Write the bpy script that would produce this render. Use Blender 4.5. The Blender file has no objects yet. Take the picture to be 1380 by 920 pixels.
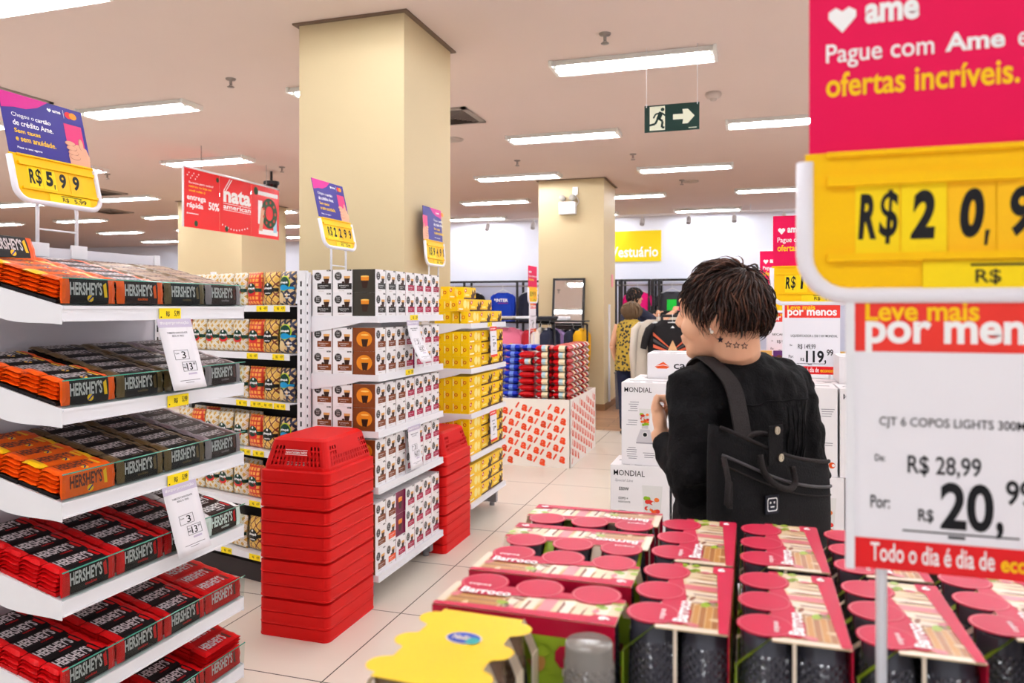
import bpy, math, random
from mathutils import Matrix, Vector, Euler, noise
random.seed(7)
S = bpy.context.scene
COL = S.collection
PI = math.pi
# ---------------------------------------------------------------- camera, world, exposure
cd = bpy.data.cameras.new('camera'); cam = bpy.data.objects.new('camera', cd); COL.objects.link(cam)
cd.sensor_width = 36.0; cd.lens = 36.0 * 1020 / 1380
cd.shift_y = -44 / 1380
cd.clip_start = 0.02; cd.clip_end = 200
cam.location = (0, 0, 1.55); cam.rotation_euler = (PI / 2, 0, math.radians(17.5))
cd.dof.use_dof = True; cd.dof.focus_distance = 2.7; cd.dof.aperture_fstop = 5.0
S.camera = cam
S.view_settings.view_transform = 'Standard'; S.view_settings.look = 'None'
S.view_settings.gamma = 1.0; S.view_settings.use_curve_mapping = False
S.view_settings.exposure = 0.22
w = bpy.data.worlds.new('world'); S.world = w; w.use_nodes = True
w.node_tree.nodes['Background'].inputs[0].default_value = (0.95, 0.97, 1.0, 1)
w.node_tree.nodes['Background'].inputs[1].default_value = 0.6      # soft ambient fill, added through the open shop front behind the camera
S.cycles.use_denoising = True
S.cycles.max_bounces = 8; S.cycles.diffuse_bounces = 4; S.cycles.glossy_bounces = 3
S.cycles.transmission_bounces = 6; S.cycles.transparent_max_bounces = 12
S.cycles.sample_clamp_indirect = 6.0
LAMP_STRENGTH = 55.0
CEIL = 3.55
# ---------------------------------------------------------------- materials
def lin(c):
    out = []
    for x in c:
        x /= 255.0
        out.append(x / 12.92 if x <= 0.04045 else ((x + 0.055) / 1.055) ** 2.4)
    return tuple(out)
_M = {}
def M(name, rgb, rough=0.5, metal=0.0, emit=0.0, trans=0.0, coat=0.0, noise_amt=0.0, noise_scale=8.0, bump=0.0, bump_scale=60.0, spec=0.22):
    if name in _M: return _M[name]
    m = bpy.data.materials.new(name); m.use_nodes = True; _M[name] = m
    nt = m.node_tree; b = nt.nodes['Principled BSDF']
    c = lin(rgb) + (1,)
    b.inputs['Base Color'].default_value = c
    b.inputs['Roughness'].default_value = rough
    b.inputs['Metallic'].default_value = metal
    b.inputs['Specular IOR Level'].default_value = spec
    b.inputs['Transmission Weight'].default_value = trans
    b.inputs['Coat Weight'].default_value = coat
    if emit:
        b.inputs['Emission Color'].default_value = c; b.inputs['Emission Strength'].default_value = emit
    if noise_amt or bump:
        tc = nt.nodes.new('ShaderNodeTexCoord')
    if noise_amt:
        n = nt.nodes.new('ShaderNodeTexNoise'); n.inputs['Scale'].default_value = noise_scale; n.inputs['Detail'].default_value = 4
        nt.links.new(tc.outputs['Object'], n.inputs['Vector'])
        mx = nt.nodes.new('ShaderNodeMix'); mx.data_type = 'RGBA'; mx.blend_type = 'MULTIPLY'
        mx.inputs[0].default_value = 1.0
        mx.inputs[6].default_value = c
        r = nt.nodes.new('ShaderNodeMapRange'); r.inputs[3].default_value = 1 - noise_amt; r.inputs[4].default_value = 1 + noise_amt
        nt.links.new(n.outputs[0], r.inputs[0])
        cc = nt.nodes.new('ShaderNodeCombineColor')
        for i in range(3): nt.links.new(r.outputs[0], cc.inputs[i])
        nt.links.new(cc.outputs[0], mx.inputs[7]); nt.links.new(mx.outputs[2], b.inputs['Base Color'])
    if bump:
        n2 = nt.nodes.new('ShaderNodeTexNoise'); n2.inputs['Scale'].default_value = bump_scale; n2.inputs['Detail'].default_value = 3
        nt.links.new(tc.outputs['Object'], n2.inputs['Vector'])
        bp = nt.nodes.new('ShaderNodeBump'); bp.inputs['Strength'].default_value = bump; bp.inputs['Distance'].default_value = 0.01
        nt.links.new(n2.outputs[0], bp.inputs['Height']); nt.links.new(bp.outputs[0], b.inputs['Normal'])
    return m
class NB:                                                      # tiny node builder
    def __init__(s, m): s.nt = m.node_tree; s.b = s.nt.nodes['Principled BSDF']
    def n(s, t, **k):
        x = s.nt.nodes.new(t)
        for a, v in k.items(): setattr(x, a, v)
        return x
    def link(s, a, b): s.nt.links.new(a, b)
    def math(s, op, a, b=None, c=None):
        x = s.n('ShaderNodeMath', operation=op)
        for i, v in enumerate((a, b, c)):
            if v is None: continue
            if hasattr(v, 'links'): s.link(v, x.inputs[i])
            else: x.inputs[i].default_value = v
        return x.outputs[0]
    def mix(s, f, a, b):
        x = s.n('ShaderNodeMix', data_type='RGBA')
        for i, v in ((0, f), (6, a), (7, b)):
            if hasattr(v, 'links'): s.link(v, x.inputs[i])
            elif i == 0: x.inputs[0].default_value = v
            else: x.inputs[i].default_value = tuple(v) + (1,)
        return x.outputs[2]
def glassy(name, tint=(225, 240, 235), gloss=0.10):            # thin clear sheet
    if name in _M: return _M[name]
    m = bpy.data.materials.new(name); m.use_nodes = True; _M[name] = m
    nt = m.node_tree; nt.nodes.clear()
    o = nt.nodes.new('ShaderNodeOutputMaterial'); t = nt.nodes.new('ShaderNodeBsdfTransparent'); g = nt.nodes.new('ShaderNodeBsdfGlossy')
    t.inputs[0].default_value = lin(tint) + (1,); g.inputs['Roughness'].default_value = 0.04
    f = nt.nodes.new('ShaderNodeLayerWeight'); f.inputs[0].default_value = 0.25
    ma = nt.nodes.new('ShaderNodeMath'); ma.operation = 'MULTIPLY_ADD'; ma.inputs[1].default_value = 0.3; ma.inputs[2].default_value = gloss
    nt.links.new(f.outputs['Fresnel'], ma.inputs[0])
    mx = nt.nodes.new('ShaderNodeMixShader')
    nt.links.new(ma.outputs[0], mx.inputs[0]); nt.links.new(t.outputs[0], mx.inputs[1]); nt.links.new(g.outputs[0], mx.inputs[2])
    nt.links.new(mx.outputs[0], o.inputs[0])
    return m
# ---------------------------------------------------------------- mesh helpers
_TX = {}; TXRES = [2]
def text_geo(s, bold):
    k = (s, bold, TXRES[0])
    if k in _TX: return _TX[k]
    def make(off):
        cu = bpy.data.curves.new('t', 'FONT'); cu.body = s; cu.size = 1; cu.resolution_u = TXRES[0]; cu.offset = off
        ob = bpy.data.objects.new('t', cu)
        me = bpy.data.meshes.new_from_object(ob)
        r = [(v.co.x, v.co.y) for v in me.vertices], [tuple(p.vertices) for p in me.polygons], sum(p.area for p in me.polygons)
        bpy.data.objects.remove(ob); bpy.data.curves.remove(cu); bpy.data.meshes.remove(me)
        return r
    vs, fs, ar = make(bold)
    if bold:                                                   # thickened outlines sometimes fail to fill: fall back to thinner ones
        lim = make(0)[2]; gr = max(0, (make(.003)[2] - lim) / .003); q = bold
        while ar < .975 * (lim + gr * q) and q > .003: q *= .75; vs, fs, ar = make(q)
        if ar < .975 * (lim + gr * q): vs, fs, ar = make(0)
    x0 = min(v[0] for v in vs); x1 = max(v[0] for v in vs); y0 = min(v[1] for v in vs); y1 = max(v[1] for v in vs)
    vs = [((x - x0) / (x1 - x0), (y - y0) / (y1 - y0)) for x, y in vs]
    _TX[k] = (vs, fs, (x1 - x0), (y1 - y0))
    return _TX[k]
class F:                                                       # a flat face: origin, right, up; eps lifts print off it
    def __init__(s, o, ux, uy): s.o = Vector(o); s.x = Vector(ux); s.y = Vector(uy); s.n = s.x.cross(s.y).normalized()
    def p(s, x, y, e=0.0): return s.o + s.x * x + s.y * y + s.n * e
class FF:                                                      # a curved face given by a function
    def __init__(s, fn): s.fn = fn
    def p(s, x, y, e=0.0): return Vector(s.fn(x, y, e))
class MB:
    def __init__(s): s.v = []; s.f = []; s.m = []; s.s = []
    def add(s, vs, fs, mi=0, sm=False):
        b = len(s.v); s.v += [tuple(v) for v in vs]
        for f in fs: s.f.append(tuple(b + i for i in f)); s.m.append(mi); s.s.append(sm)
    def box(s, x0, x1, y0, y1, z0, z1, mi=0, T=None, mis=None):
        vs = [(x, y, z) for z in (z0, z1) for y in (y0, y1) for x in (x0, x1)]
        if T: vs = [T @ Vector(v) for v in vs]
        fs = [(0, 2, 3, 1), (4, 5, 7, 6), (0, 1, 5, 4), (2, 6, 7, 3), (0, 4, 6, 2), (1, 3, 7, 5)]   # -z +z -y +y -x +x
        for i, f in enumerate(fs): s.add(vs, [f], mis[i] if mis else mi) if mis else None
        if not mis: s.add(vs, fs, mi)
        return s
    def quad(s, a, b, c, d, mi=0): s.add([a, b, c, d], [(0, 1, 2, 3)], mi); return s
    def prism(s, pts, h, fr, mi=0, cap=None):                  # outline in frame fr, thickness h along its normal (from 0 to h)
        n = len(pts); vs = [fr.p(x, y, 0) for x, y in pts] + [fr.p(x, y, h) for x, y in pts]
        fs = [tuple(range(n))[::-1], tuple(range(n, 2 * n))] + [(i, (i + 1) % n, n + (i + 1) % n, n + i) for i in range(n)]
        s.add(vs, fs, mi); return s
    def tube(s, path, r, n=8, mi=0, sm=True, caps=True, flat=1.0):
        path = [Vector(p) for p in path]; k = len(path)
        rs = r if isinstance(r, (list, tuple)) else [r] * k
        vs = []; up = None
        for i, p in enumerate(path):
            t = (path[min(i + 1, k - 1)] - path[max(i - 1, 0)])
            t = t.normalized() if t.length > 1e-9 else Vector((0, 0, 1))
            if up is None:
                up = Vector((0, 0, 1)) if abs(t.z) < 0.9 else Vector((1, 0, 0))
            a = t.cross(up)
            if a.length < 1e-6: a = t.cross(Vector((0.3, 0.8, 0.1)))
            a.normalize(); b = a.cross(t); up = b
            for j in range(n):
                q = 2 * PI * j / n
                vs.append(p + a * (math.cos(q) * rs[i]) + b * (math.sin(q) * rs[i] * flat))
        fs = []
        for i in range(k - 1):
            for j in range(n):
                fs.append((i * n + j, i * n + (j + 1) % n, (i + 1) * n + (j + 1) % n, (i + 1) * n + j))
        if caps: fs += [tuple(range(n))[::-1], tuple(range((k - 1) * n, k * n))]
        s.add(vs, fs, mi, sm); return s
    def lathe(s, prof, n=24, c=(0, 0, 0), mi=0, sm=True, T=None, caps=False):
        vs = []
        for r, z in prof:
            for j in range(n):
                q = 2 * PI * j / n
                v = Vector((c[0] + r * math.cos(q), c[1] + r * math.sin(q), c[2] + z)); vs.append(T @ v if T else v)
        fs = [(i * n + j, i * n + (j + 1) % n, (i + 1) * n + (j + 1) % n, (i + 1) * n + j) for i in range(len(prof) - 1) for j in range(n)]
        if caps: fs += [tuple(range(n))[::-1], tuple(range((len(prof) - 1) * n, len(prof) * n))]
        s.add(vs, fs, mi, sm); return s
    def ell(s, c, r, n=16, k=10, mi=0, T=None):
        prof = [(math.sin(PI * i / k), -math.cos(PI * i / k)) for i in range(k + 1)]
        vs = []
        for a, z in prof:
            for j in range(n):
                q = 2 * PI * j / n
                v = Vector((max(a, 1e-4) * math.cos(q) * r[0], max(a, 1e-4) * math.sin(q) * r[1], z * r[2]))
                if T: v = T @ v
                vs.append(v + Vector(c))
        fs = [(i * n + j, i * n + (j + 1) % n, (i + 1) * n + (j + 1) % n, (i + 1) * n + j) for i in range(k) for j in range(n)]
        s.add(vs, fs, mi, True); return s
    def rect2(s, fr, x0, y0, x1, y1, mi, e=0.0006, nx=1, ny=1):
        vs = [fr.p(x0 + (x1 - x0) * i / nx, y0 + (y1 - y0) * j / ny, e) for j in range(ny + 1) for i in range(nx + 1)]
        fs = [(j * (nx + 1) + i, j * (nx + 1) + i + 1, (j + 1) * (nx + 1) + i + 1, (j + 1) * (nx + 1) + i) for j in range(ny) for i in range(nx)]
        s.add(vs, fs, mi); return s
    def poly2(s, fr, pts, mi, e=0.0006): s.add([fr.p(x, y, e) for x, y in pts], [tuple(range(len(pts)))], mi); return s
    def disc2(s, fr, x, y, rx, mi, e=0.0006, ry=None, n=16, rot=0):
        ry = ry or rx; ca, sa = math.cos(rot), math.sin(rot); P = [(x, y)]
        for r in (.5, 1):
            for j in range(n):
                a = rx * r * math.cos(2 * PI * j / n); b = ry * r * math.sin(2 * PI * j / n)
                P.append((x + a * ca - b * sa, y + a * sa + b * ca))
        fs = [(0, 1 + j, 1 + (j + 1) % n) for j in range(n)] + [(1 + j, 1 + n + j, 1 + n + (j + 1) % n, 1 + (j + 1) % n) for j in range(n)]
        s.add([fr.p(a, b, e) for a, b in P], fs, mi); return s
    def ring2(s, fr, x, y, r0, r1, mi, e=0.0006, n=20, a0=0, a1=2 * PI):
        vs = []; fs = []
        for j in range(n + 1):
            q = a0 + (a1 - a0) * j / n
            for r in (r0, r1): vs.append(fr.p(x + r * math.cos(q), y + r * math.sin(q), e))
        for j in range(n): fs.append((2 * j, 2 * j + 1, 2 * j + 3, 2 * j + 2))
        s.add(vs, fs, mi); return s
    def text2(s, fr, t, x, y, w, h, mi, e=0.0008, bold=0.0, ital=0.0, rot=0.0):   # fits the string into w x h from its lower left corner; w None keeps shape
        vs, fs, W, H = text_geo(t, bold)
        if w is None: w = h * W / H
        ca, sa = math.cos(rot), math.sin(rot)
        P = []
        for a, b in vs:
            X = a * w + ital * b * h; Y = b * h
            P.append(fr.p(x + X * ca - Y * sa, y + X * sa + Y * ca, e))
        s.add(P, fs, mi); return s
    def build(s, name, mats, parent=None, bevel=0.0, loc=None, sub=0, solid=0.0):
        me = bpy.data.meshes.new(name)
        me.from_pydata(s.v, [], s.f)
        if not isinstance(mats, (list, tuple)): mats = [mats]
        for m in mats: me.materials.append(m)
        for p, mi, sm in zip(me.polygons, s.m, s.s): p.material_index = min(mi, len(mats) - 1); p.use_smooth = sm
        me.update()
        o = bpy.data.objects.new(name, me); COL.objects.link(o)
        if parent: o.parent = parent
        if loc: o.location = loc
        if solid:
            k = o.modifiers.new('solid', 'SOLIDIFY'); k.thickness = solid; k.offset = 0
        if bevel:
            k = o.modifiers.new('bevel', 'BEVEL'); k.width = bevel; k.segments = 2; k.limit_method = 'ANGLE'; k.angle_limit = 0.9
        if sub:
            k = o.modifiers.new('sub', 'SUBSURF'); k.levels = sub; k.render_levels = sub
        return o
def tag(o, label, cat=None, group=None, kind=None):
    o['label'] = label
    if cat: o['category'] = cat
    if group: o['group'] = group
    if kind: o['kind'] = kind
    return o
def thing(name, label, cat, loc=(0, 0, 0), rz=0.0, group=None):
    o = bpy.data.objects.new(name, None); COL.objects.link(o); o.empty_display_size = 0.05
    o.location = loc; o.rotation_euler = (0, 0, rz)
    return tag(o, label, cat, group)
def struct(o): o['kind'] = 'structure'; return o
KIDS = {}
def copy_tree(o, parent=None):
    c = o.copy(); COL.objects.link(c)
    if parent: c.parent = parent
    for ch in [x for x in o.children]: copy_tree(ch, c)
    return c
ORD = ['first', 'second', 'third', 'fourth', 'fifth', 'sixth', 'seventh', 'eighth', 'ninth', 'tenth', 'eleventh', 'twelfth', 'thirteenth', 'fourteenth', 'fifteenth', 'sixteenth', 'seventeenth']
white = M('white paint', (240, 240, 245), 0.4)
shelfw = M('white powder coat', (238, 238, 243), 0.35)
black = M('black', (18, 17, 19), 0.5)
ink = M('black ink', (20, 20, 24), 0.6)
grayink = M('grey ink', (120, 118, 125), 0.6)
paper = M('white card', (244, 242, 248), 0.5)
pink = M('magenta card', (228, 0, 80), 0.55)
yellow = M('yellow plastic', (255, 200, 0), 0.45)
yellow2 = M('yellow card', (255, 222, 20), 0.5)
yink = M('yellow ink', (255, 205, 20), 0.5)
wink = M('white ink', (252, 252, 252), 0.5)
redc = M('red card', (226, 30, 34), 0.4)
red2 = M('orange red card', (232, 58, 48), 0.45)
navy = M('navy card', (44, 32, 130), 0.45)
# ---------------------------------------------------------------- the room
def tile_mat():
    m = bpy.data.materials.new('floor tiles'); m.use_nodes = True; k = NB(m)
    tc = k.n('ShaderNodeTexCoord'); sp = k.n('ShaderNodeSeparateXYZ'); k.link(tc.outputs['Object'], sp.inputs[0])
    T = 0.745
    def joint(out, off):
        a = k.math('ADD', out, off); a = k.math('DIVIDE', a, T); a = k.math('FRACT', a)
        a = k.math('SUBTRACT', a, 0.5); a = k.math('ABSOLUTE', a); return k.math('GREATER_THAN', a, 0.5 - 0.0042)
    j = k.math('MAXIMUM', joint(sp.outputs[0], 1.70 + 40 * T), joint(sp.outputs[1], -3.507 + 40 * T))
    n = k.n('ShaderNodeTexNoise'); n.inputs['Scale'].default_value = 3.0; n.inputs['Detail'].default_value = 5; k.link(tc.outputs['Object'], n.inputs[0])
    c = k.mix(n.outputs[0], lin((230, 219, 204)), lin((238, 228, 214)))
    c = k.mix(j, c, lin((70, 58, 50)))
    k.link(c, k.b.inputs['Base Color'])
    r = k.math('MULTIPLY_ADD', j, 0.5, 0.22); k.link(r, k.b.inputs['Roughness'])
    return m
def wood_mat():
    m = bpy.data.materials.new('wood floor'); m.use_nodes = True; k = NB(m)
    tc = k.n('ShaderNodeTexCoord')
    b = k.n('ShaderNodeTexBrick'); b.inputs['Scale'].default_value = 1.0; b.inputs['Brick Width'].default_value = 1.2; b.inputs['Row Height'].default_value = 0.19
    b.inputs['Mortar Size'].default_value = 0.004; b.inputs['Color1'].default_value = lin((150, 110, 80)) + (1,); b.inputs['Color2'].default_value = lin((178, 136, 100)) + (1,)
    b.inputs['Mortar'].default_value = lin((70, 48, 34)) + (1,)
    k.link(tc.outputs['Object'], b.inputs[0]); k.link(b.outputs[0], k.b.inputs['Base Color']); k.b.inputs['Roughness'].default_value = 0.35
    return m
def plane(name, x0, x1, y0, y1, z, m, up=True, t=0.1):
    b = MB(); b.box(x0, x1, y0, y1, z - t if up else z, z if up else z + t); return struct(b.build(name, m))
wall_m = M('wall white', (232, 236, 248), 0.6, noise_amt=0.02, noise_scale=2)
ceil_m = M('ceiling paint', (230, 213, 206), 0.85, noise_amt=0.03, noise_scale=1.2)
col_m = M('beige paint', (208, 189, 150), 0.6, noise_amt=0.02, noise_scale=3)
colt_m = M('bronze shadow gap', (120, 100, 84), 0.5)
plane('floor', -26, 9, -4, 9.55, 0, tile_mat())
plane('floor_wood', -26, 9, 9.55, 21, 0, wood_mat())
plane('ceiling', -26, 9, -4, 21, CEIL, ceil_m, up=False)
def wbox(name, x0, x1, y0, y1, z0=0, z1=CEIL, m=wall_m):
    b = MB(); b.box(x0, x1, y0, y1, z0, z1); return struct(b.build(name, m))
wbox('wall_back', -7.2, 9, 16.2, 16.4)
wbox('wall_recess', -7.4, -7.2, 16.2, 19.6)
wbox('wall_far', -26, -7.4, 19.5, 19.7)
wbox('wall_left', -26.2, -26, -4, 19.7)
wbox('wall_right', 9, 9.2, -4, 16.4)
def column(name, x0, x1, y0, y1, base=False):
    b = MB(); b.box(x0, x1, y0, y1, 0, CEIL - 0.012)
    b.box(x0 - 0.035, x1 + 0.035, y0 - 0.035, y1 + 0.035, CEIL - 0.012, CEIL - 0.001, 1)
    if base: b.box(x0 - 0.015, x1 + 0.015, y0 - 0.015, y1 + 0.015, 0, 0.1, 2)
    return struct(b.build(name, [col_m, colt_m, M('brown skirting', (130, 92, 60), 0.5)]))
column('column_1', -3.03, -2.22, 4.63, 5.45)
column('column_2', -3.16, -2.13, 11.4, 12.4, True)
column('column_3', -10.15, -8.75, 11.55, 12.9)
# white corner guard on the second column
b = MB(); b.box(-2.126, -2.10, 11.75, 11.80, 0.1, 1.62); struct(b.build('trim_1', white))
# ---------------------------------------------------------------- ceiling lamps
tube_m = M('lit tube', (246, 249, 255), 0.4, emit=LAMP_STRENGTH)
refl_m = M('lamp reflector', (245, 245, 240), 0.3)
def make_lamp():
    r = thing('ceiling_lamp', '', 'lamp', group='fluorescent ceiling lamps')
    b = MB(); b.box(-0.63, 0.63, -0.12, 0.12, -0.012, -0.001)
    b.add([(-.63, -.12, -.012), (.63, -.12, -.012), (.63, -.145, -.05), (-.63, -.145, -.05)], [(0, 1, 2, 3)])
    b.add([(-.63, .12, -.012), (-.63, .145, -.05), (.63, .145, -.05), (.63, .12, -.012)], [(0, 1, 2, 3)])
    b.build('reflector', refl_m, r)
    for sx in (-1, 1):
        b = MB(); b.box(min(sx * .63, sx * .655), max(sx * .63, sx * .655), -.145, .145, -.05, -.001)
        for y in (-.06, .06): b.box(sx * .615 - .012, sx * .615 + .012, y - .014, y + .014, -.055, -.012)
        b.build('end_cap', refl_m, r)
    for y in (-.06, .06):
        b = MB(); b.tube([(-.60, y, -.04), (.60, y, -.04)], 0.014, 10); b.build('tube', tube_m, r)
    return r
lamp0 = None; nl = 0
ROWS = {-1.15: (0, -2.05), 1.25: (1, -0.88), 3.67: (0, -2.05), 6.05: (1, -0.9), 8.45: (0, -2.05), 10.85: (1, -0.88), 13.25: (0, -2.05), 15.6: (1, -0.82)}
for ri, (ry, (par, x0)) in enumerate(ROWS.items()):
    n = 0
    for kx in range(-7, 4):
        x = x0 + 2.45 * kx
        if x > 8 or x < (-7 if ry < 3 else -11 if ry < 6 else -18): continue
        if ry > 14 and x < -16.5: continue
        if lamp0 is None: lamp0 = o = make_lamp()
        else: o = copy_tree(lamp0)
        o.location = (x, ry, CEIL); n += 1; nl += 1
        o['label'] = 'twin tube ceiling lamp, %s from the left, %s row from the shop front' % (ORD[n - 1], ORD[ri])
for i, (x, y) in enumerate([(-9.0, 18.0), (-11.5, 18.0), (-14.0, 18.0), (-16.4, 18.0)]):
    o = copy_tree(lamp0); o.location = (x, y, CEIL)
    o['label'] = 'twin tube ceiling lamp along the far wall recess, %s from the beige column side' % ORD[i]
# ---------------------------------------------------------------- ceiling fittings
met = M('brushed steel', (150, 142, 138), 0.4, 0.7)
dark = M('dark plastic', (40, 38, 40), 0.45)
def sprinkler(x, y, label):
    r = thing('sprinkler', label, 'sprinkler', (x, y, CEIL), group='ceiling sprinklers')
    b = MB(); b.lathe([(0.045, 0), (0.04, -0.012), (0.012, -0.016), (0.012, -0.05), (0.009, -0.055)], 12); b.build('body', met, r)
    b = MB(); b.lathe([(0.001, -0.075), (0.03, -0.075), (0.03, -0.071), (0.001, -0.071)], 12); b.tube([(0, 0, -.05), (.014, 0, -.06), (.006, 0, -.075)], .003, 6); b.tube([(0, 0, -.05), (-.014, 0, -.06), (-.006, 0, -.075)], .003, 6)
    b.build('deflector', met, r)
for x, y, l in ((-1.01, 5.45, 'steel sprinkler on the ceiling before the lamp above the exit sign'), (-4.31, 5.54, 'steel sprinkler on the ceiling left of the big beige column'),
                (-3.0, 9.75, 'steel sprinkler on the ceiling behind the big column'), (-1.45, 9.8, 'small sprinkler above the lamp beyond the exit sign'),
                (-1.02, 12.0, 'small sprinkler before the clothing wall, near the round speaker'), (-9.1, 8.9, 'small sprinkler left of the hanging red banner'), (-6.3, 9.2, 'small sprinkler on the ceiling near the dome camera'), (-10.9, 9.8, 'small sprinkler above the far left lamps')):
    sprinkler(x, y, l)
def vent(x, y, s, label):
    r = thing('air_vent', label, 'vent', (x, y, CEIL), group='ceiling air vents')
    b = MB(); k = s / 2
    for a in (0, 1, 2, 3):
        T = Matrix.Rotation(a * PI / 2, 4, 'Z')
        b.box(-k, k, -k, -k + 0.05, -0.02, -0.001, 0, T)
    b.build('frame', M('vent frame', (170, 160, 152), 0.5), r)
    b = MB()
    for q in range(1, 7):
        k2 = k - 0.03 - q * (k - 0.03) / 7.0
        for a in (0, 1, 2, 3):
            T = Matrix.Rotation(a * PI / 2, 4, 'Z')
            b.add([T @ Vector(v) for v in ((-k2 - .03, -k2 - .03, -.003), (k2 + .03, -k2 - .03, -.003), (k2, -k2, -.028), (-k2, -k2, -.028))], [(0, 1, 2, 3)])
    b.box(-.04, .04, -.04, .04, -.025, -.003)
    b.build('louvre', M('vent louvres', (105, 96, 92), 0.5), r)
vent(-3.0, 7.3, 0.62, 'square louvred air vent beside the big beige column')
vent(-6.75, 5.35, 0.62, 'square louvred air vent above the left promotional price sign')
vent(-10.6, 10.2, 0.62, 'far louvred air vent left of the hanging banner')
vent(-12.5, 12.3, 0.62, 'farthest louvred air vent in the left part of the ceiling')
def speaker(x, y, label):
    b = MB(); b.lathe([(0.13, 0), (0.125, -.012), (0.105, -.014), (0.1, -.008), (0.001, -.006)], 24)
    b.build('ceiling_speaker', M('speaker grille', (190, 178, 170), .6), None, loc=(x, y, CEIL - .001))
    tag(bpy.context.scene.objects[-1] if False else [o for o in COL.objects if o.name.startswith('ceiling_speaker')][-1], label, 'speaker', 'round ceiling speakers')
speaker(-3.35, 8.3, 'round white speaker flush in the ceiling beside the big column')
speaker(-0.9, 12.15, 'round white speaker flush in the ceiling before the clothing wall')
# smoke detector beside exit sign, dome camera
b = MB(); b.lathe([(.07, 0), (.075, -.02), (.06, -.045), (.03, -.055), (.001, -.055)], 20); b.lathe([(.03, -.055), (.028, -.07), (.001, -.072)], 12)
tag(b.build('smoke_detector', M('detector plastic', (205, 190, 182), .5), loc=(-0.33, 7.25, CEIL - .001)), 'small round smoke detector on the ceiling right of the exit sign', 'detector')
b = MB(); b.lathe([(.11, 0), (.115, -.03), (.10, -.05)], 20); b.lathe([(.095, -.05), (.08, -.09), (.05, -.12), (.001, -.13)], 20, mi=1)
tag(b.build('dome_camera', [dark, M('camera dome', (12, 12, 14), .08)], loc=(-6.65, 9.45, 3.40)), 'black dome camera hanging behind the red banner', 'camera')
b = MB(); b.tube([(-6.65, 9.45, 3.395), (-6.65, 9.45, CEIL)], .018); o = b.build('stem', dark)
o.parent = COL.objects['dome_camera']; o.matrix_parent_inverse = Matrix.Translation((6.65, -9.45, -3.40))
# track lights before the clothing wall
r = thing('light_track', 'long white spotlight track before the white clothing wall', 'track', (0, 15.1, CEIL))
b = MB(); b.box(-7, 4, -.02, .02, -.16, -.125); b.build('rail', white, r)
for x in (-6, -3, 0, 3):
    b = MB(); b.tube([(x, 0, -.125), (x, 0, -.001)], .006, 6); b.build('rod', white, r)
spot0 = None
for i, x in enumerate((-6.3, -5.3, -4.3, -3.3, -2.05, -1.15, -0.3, 0.6, 1.4)):
    if spot0 is None:
        spot0 = o = thing('spotlight', '', 'spotlight', group='spotlights on the track')
        b = MB(); b.box(-.02, .02, -.03, .03, -.03, 0); b.tube([(0, 0, -.03), (0, 0, -.08)], .008, 6); b.build('bracket', white, o)
        b = MB(); T = Matrix.Translation((0, 0, -.1)) @ Matrix.Rotation(math.radians(-30), 4, 'X')
        b.lathe([(.001, .05), (.035, .05), (.042, .03), (.045, -.09), (.04, -.09), (.03, -.05), (.001, -.05)], 16, T=T); b.build('head', M('spot body', (190, 186, 188), .4), o)
    else: o = copy_tree(spot0)
    o.location = (x, 15.1, CEIL - .16); o['label'] = 'small white spotlight on the wall track, %s from the big column' % ORD[i]
# ---------------------------------------------------------------- exit sign
r = thing('exit_sign', 'dark green exit sign with running figure and arrow hanging by two cords', 'sign', (-0.572, 5.85, 2.90), 0)
b = MB(); b.box(-.205, .205, -.004, .004, 0, .205)
fr = F((-.205, -.0045, 0), (1, 0, 0), (0, 0, 1))
b.rect2(fr, .04, .012, .155, .195, 1)
def man(b, fr, x, y, s, mi, e):
    b.disc2(fr, x + .62 * s, y + .9 * s, .085 * s, mi, e)
    def limb(pts, wd):
        for (ax, ay), (bx, by) in zip(pts, pts[1:]):
            dx, dy = bx - ax, by - ay; L = math.hypot(dx, dy) or 1; px, py = -dy / L * wd / 2, dx / L * wd / 2
            b.poly2(fr, [(x + (ax + px) * s, y + (ay + py) * s), (x + (ax - px) * s, y + (ay - py) * s), (x + (bx - px) * s, y + (by - py) * s), (x + (bx + px) * s, y + (by + py) * s)], mi, e)
            e2 = e
    limb([(.56, .78), (.42, .45)], .2); limb([(.42, .5), (.62, .36), (.58, .08), (.7, .06)], .1); limb([(.4, .48), (.28, .25), (.02, .2)], .1)
    limb([(.58, .74), (.76, .6), (.92, .62)], .075); limb([(.54, .76), (.3, .7), (.2, .52)], .075)
man(b, fr, .035, .02, .165, 2, .0009)
b.poly2(fr, [(.215, .085), (.29, .085), (.285, .05), (.325, .05), (.375, .105), (.325, .16), (.285, .16), (.29, .125), (.215, .125)], 1)
b.rect2(fr, .33, .014, .39, .02, 1)
b.build('panel', [M('exit green', (20, 52, 44), .4), M('photoluminescent cream', (235, 238, 214), .5), M('exit green', (20, 52, 44), .4)], r)
for x in (-.19, .19):
    b = MB(); b.tube([(x, 0, .2), (x, 0, .648)], .0022, 5); b.tube([(x, 0, .19), (x, 0, .215)], .006, 6); b.build('cord', white, r)
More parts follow.
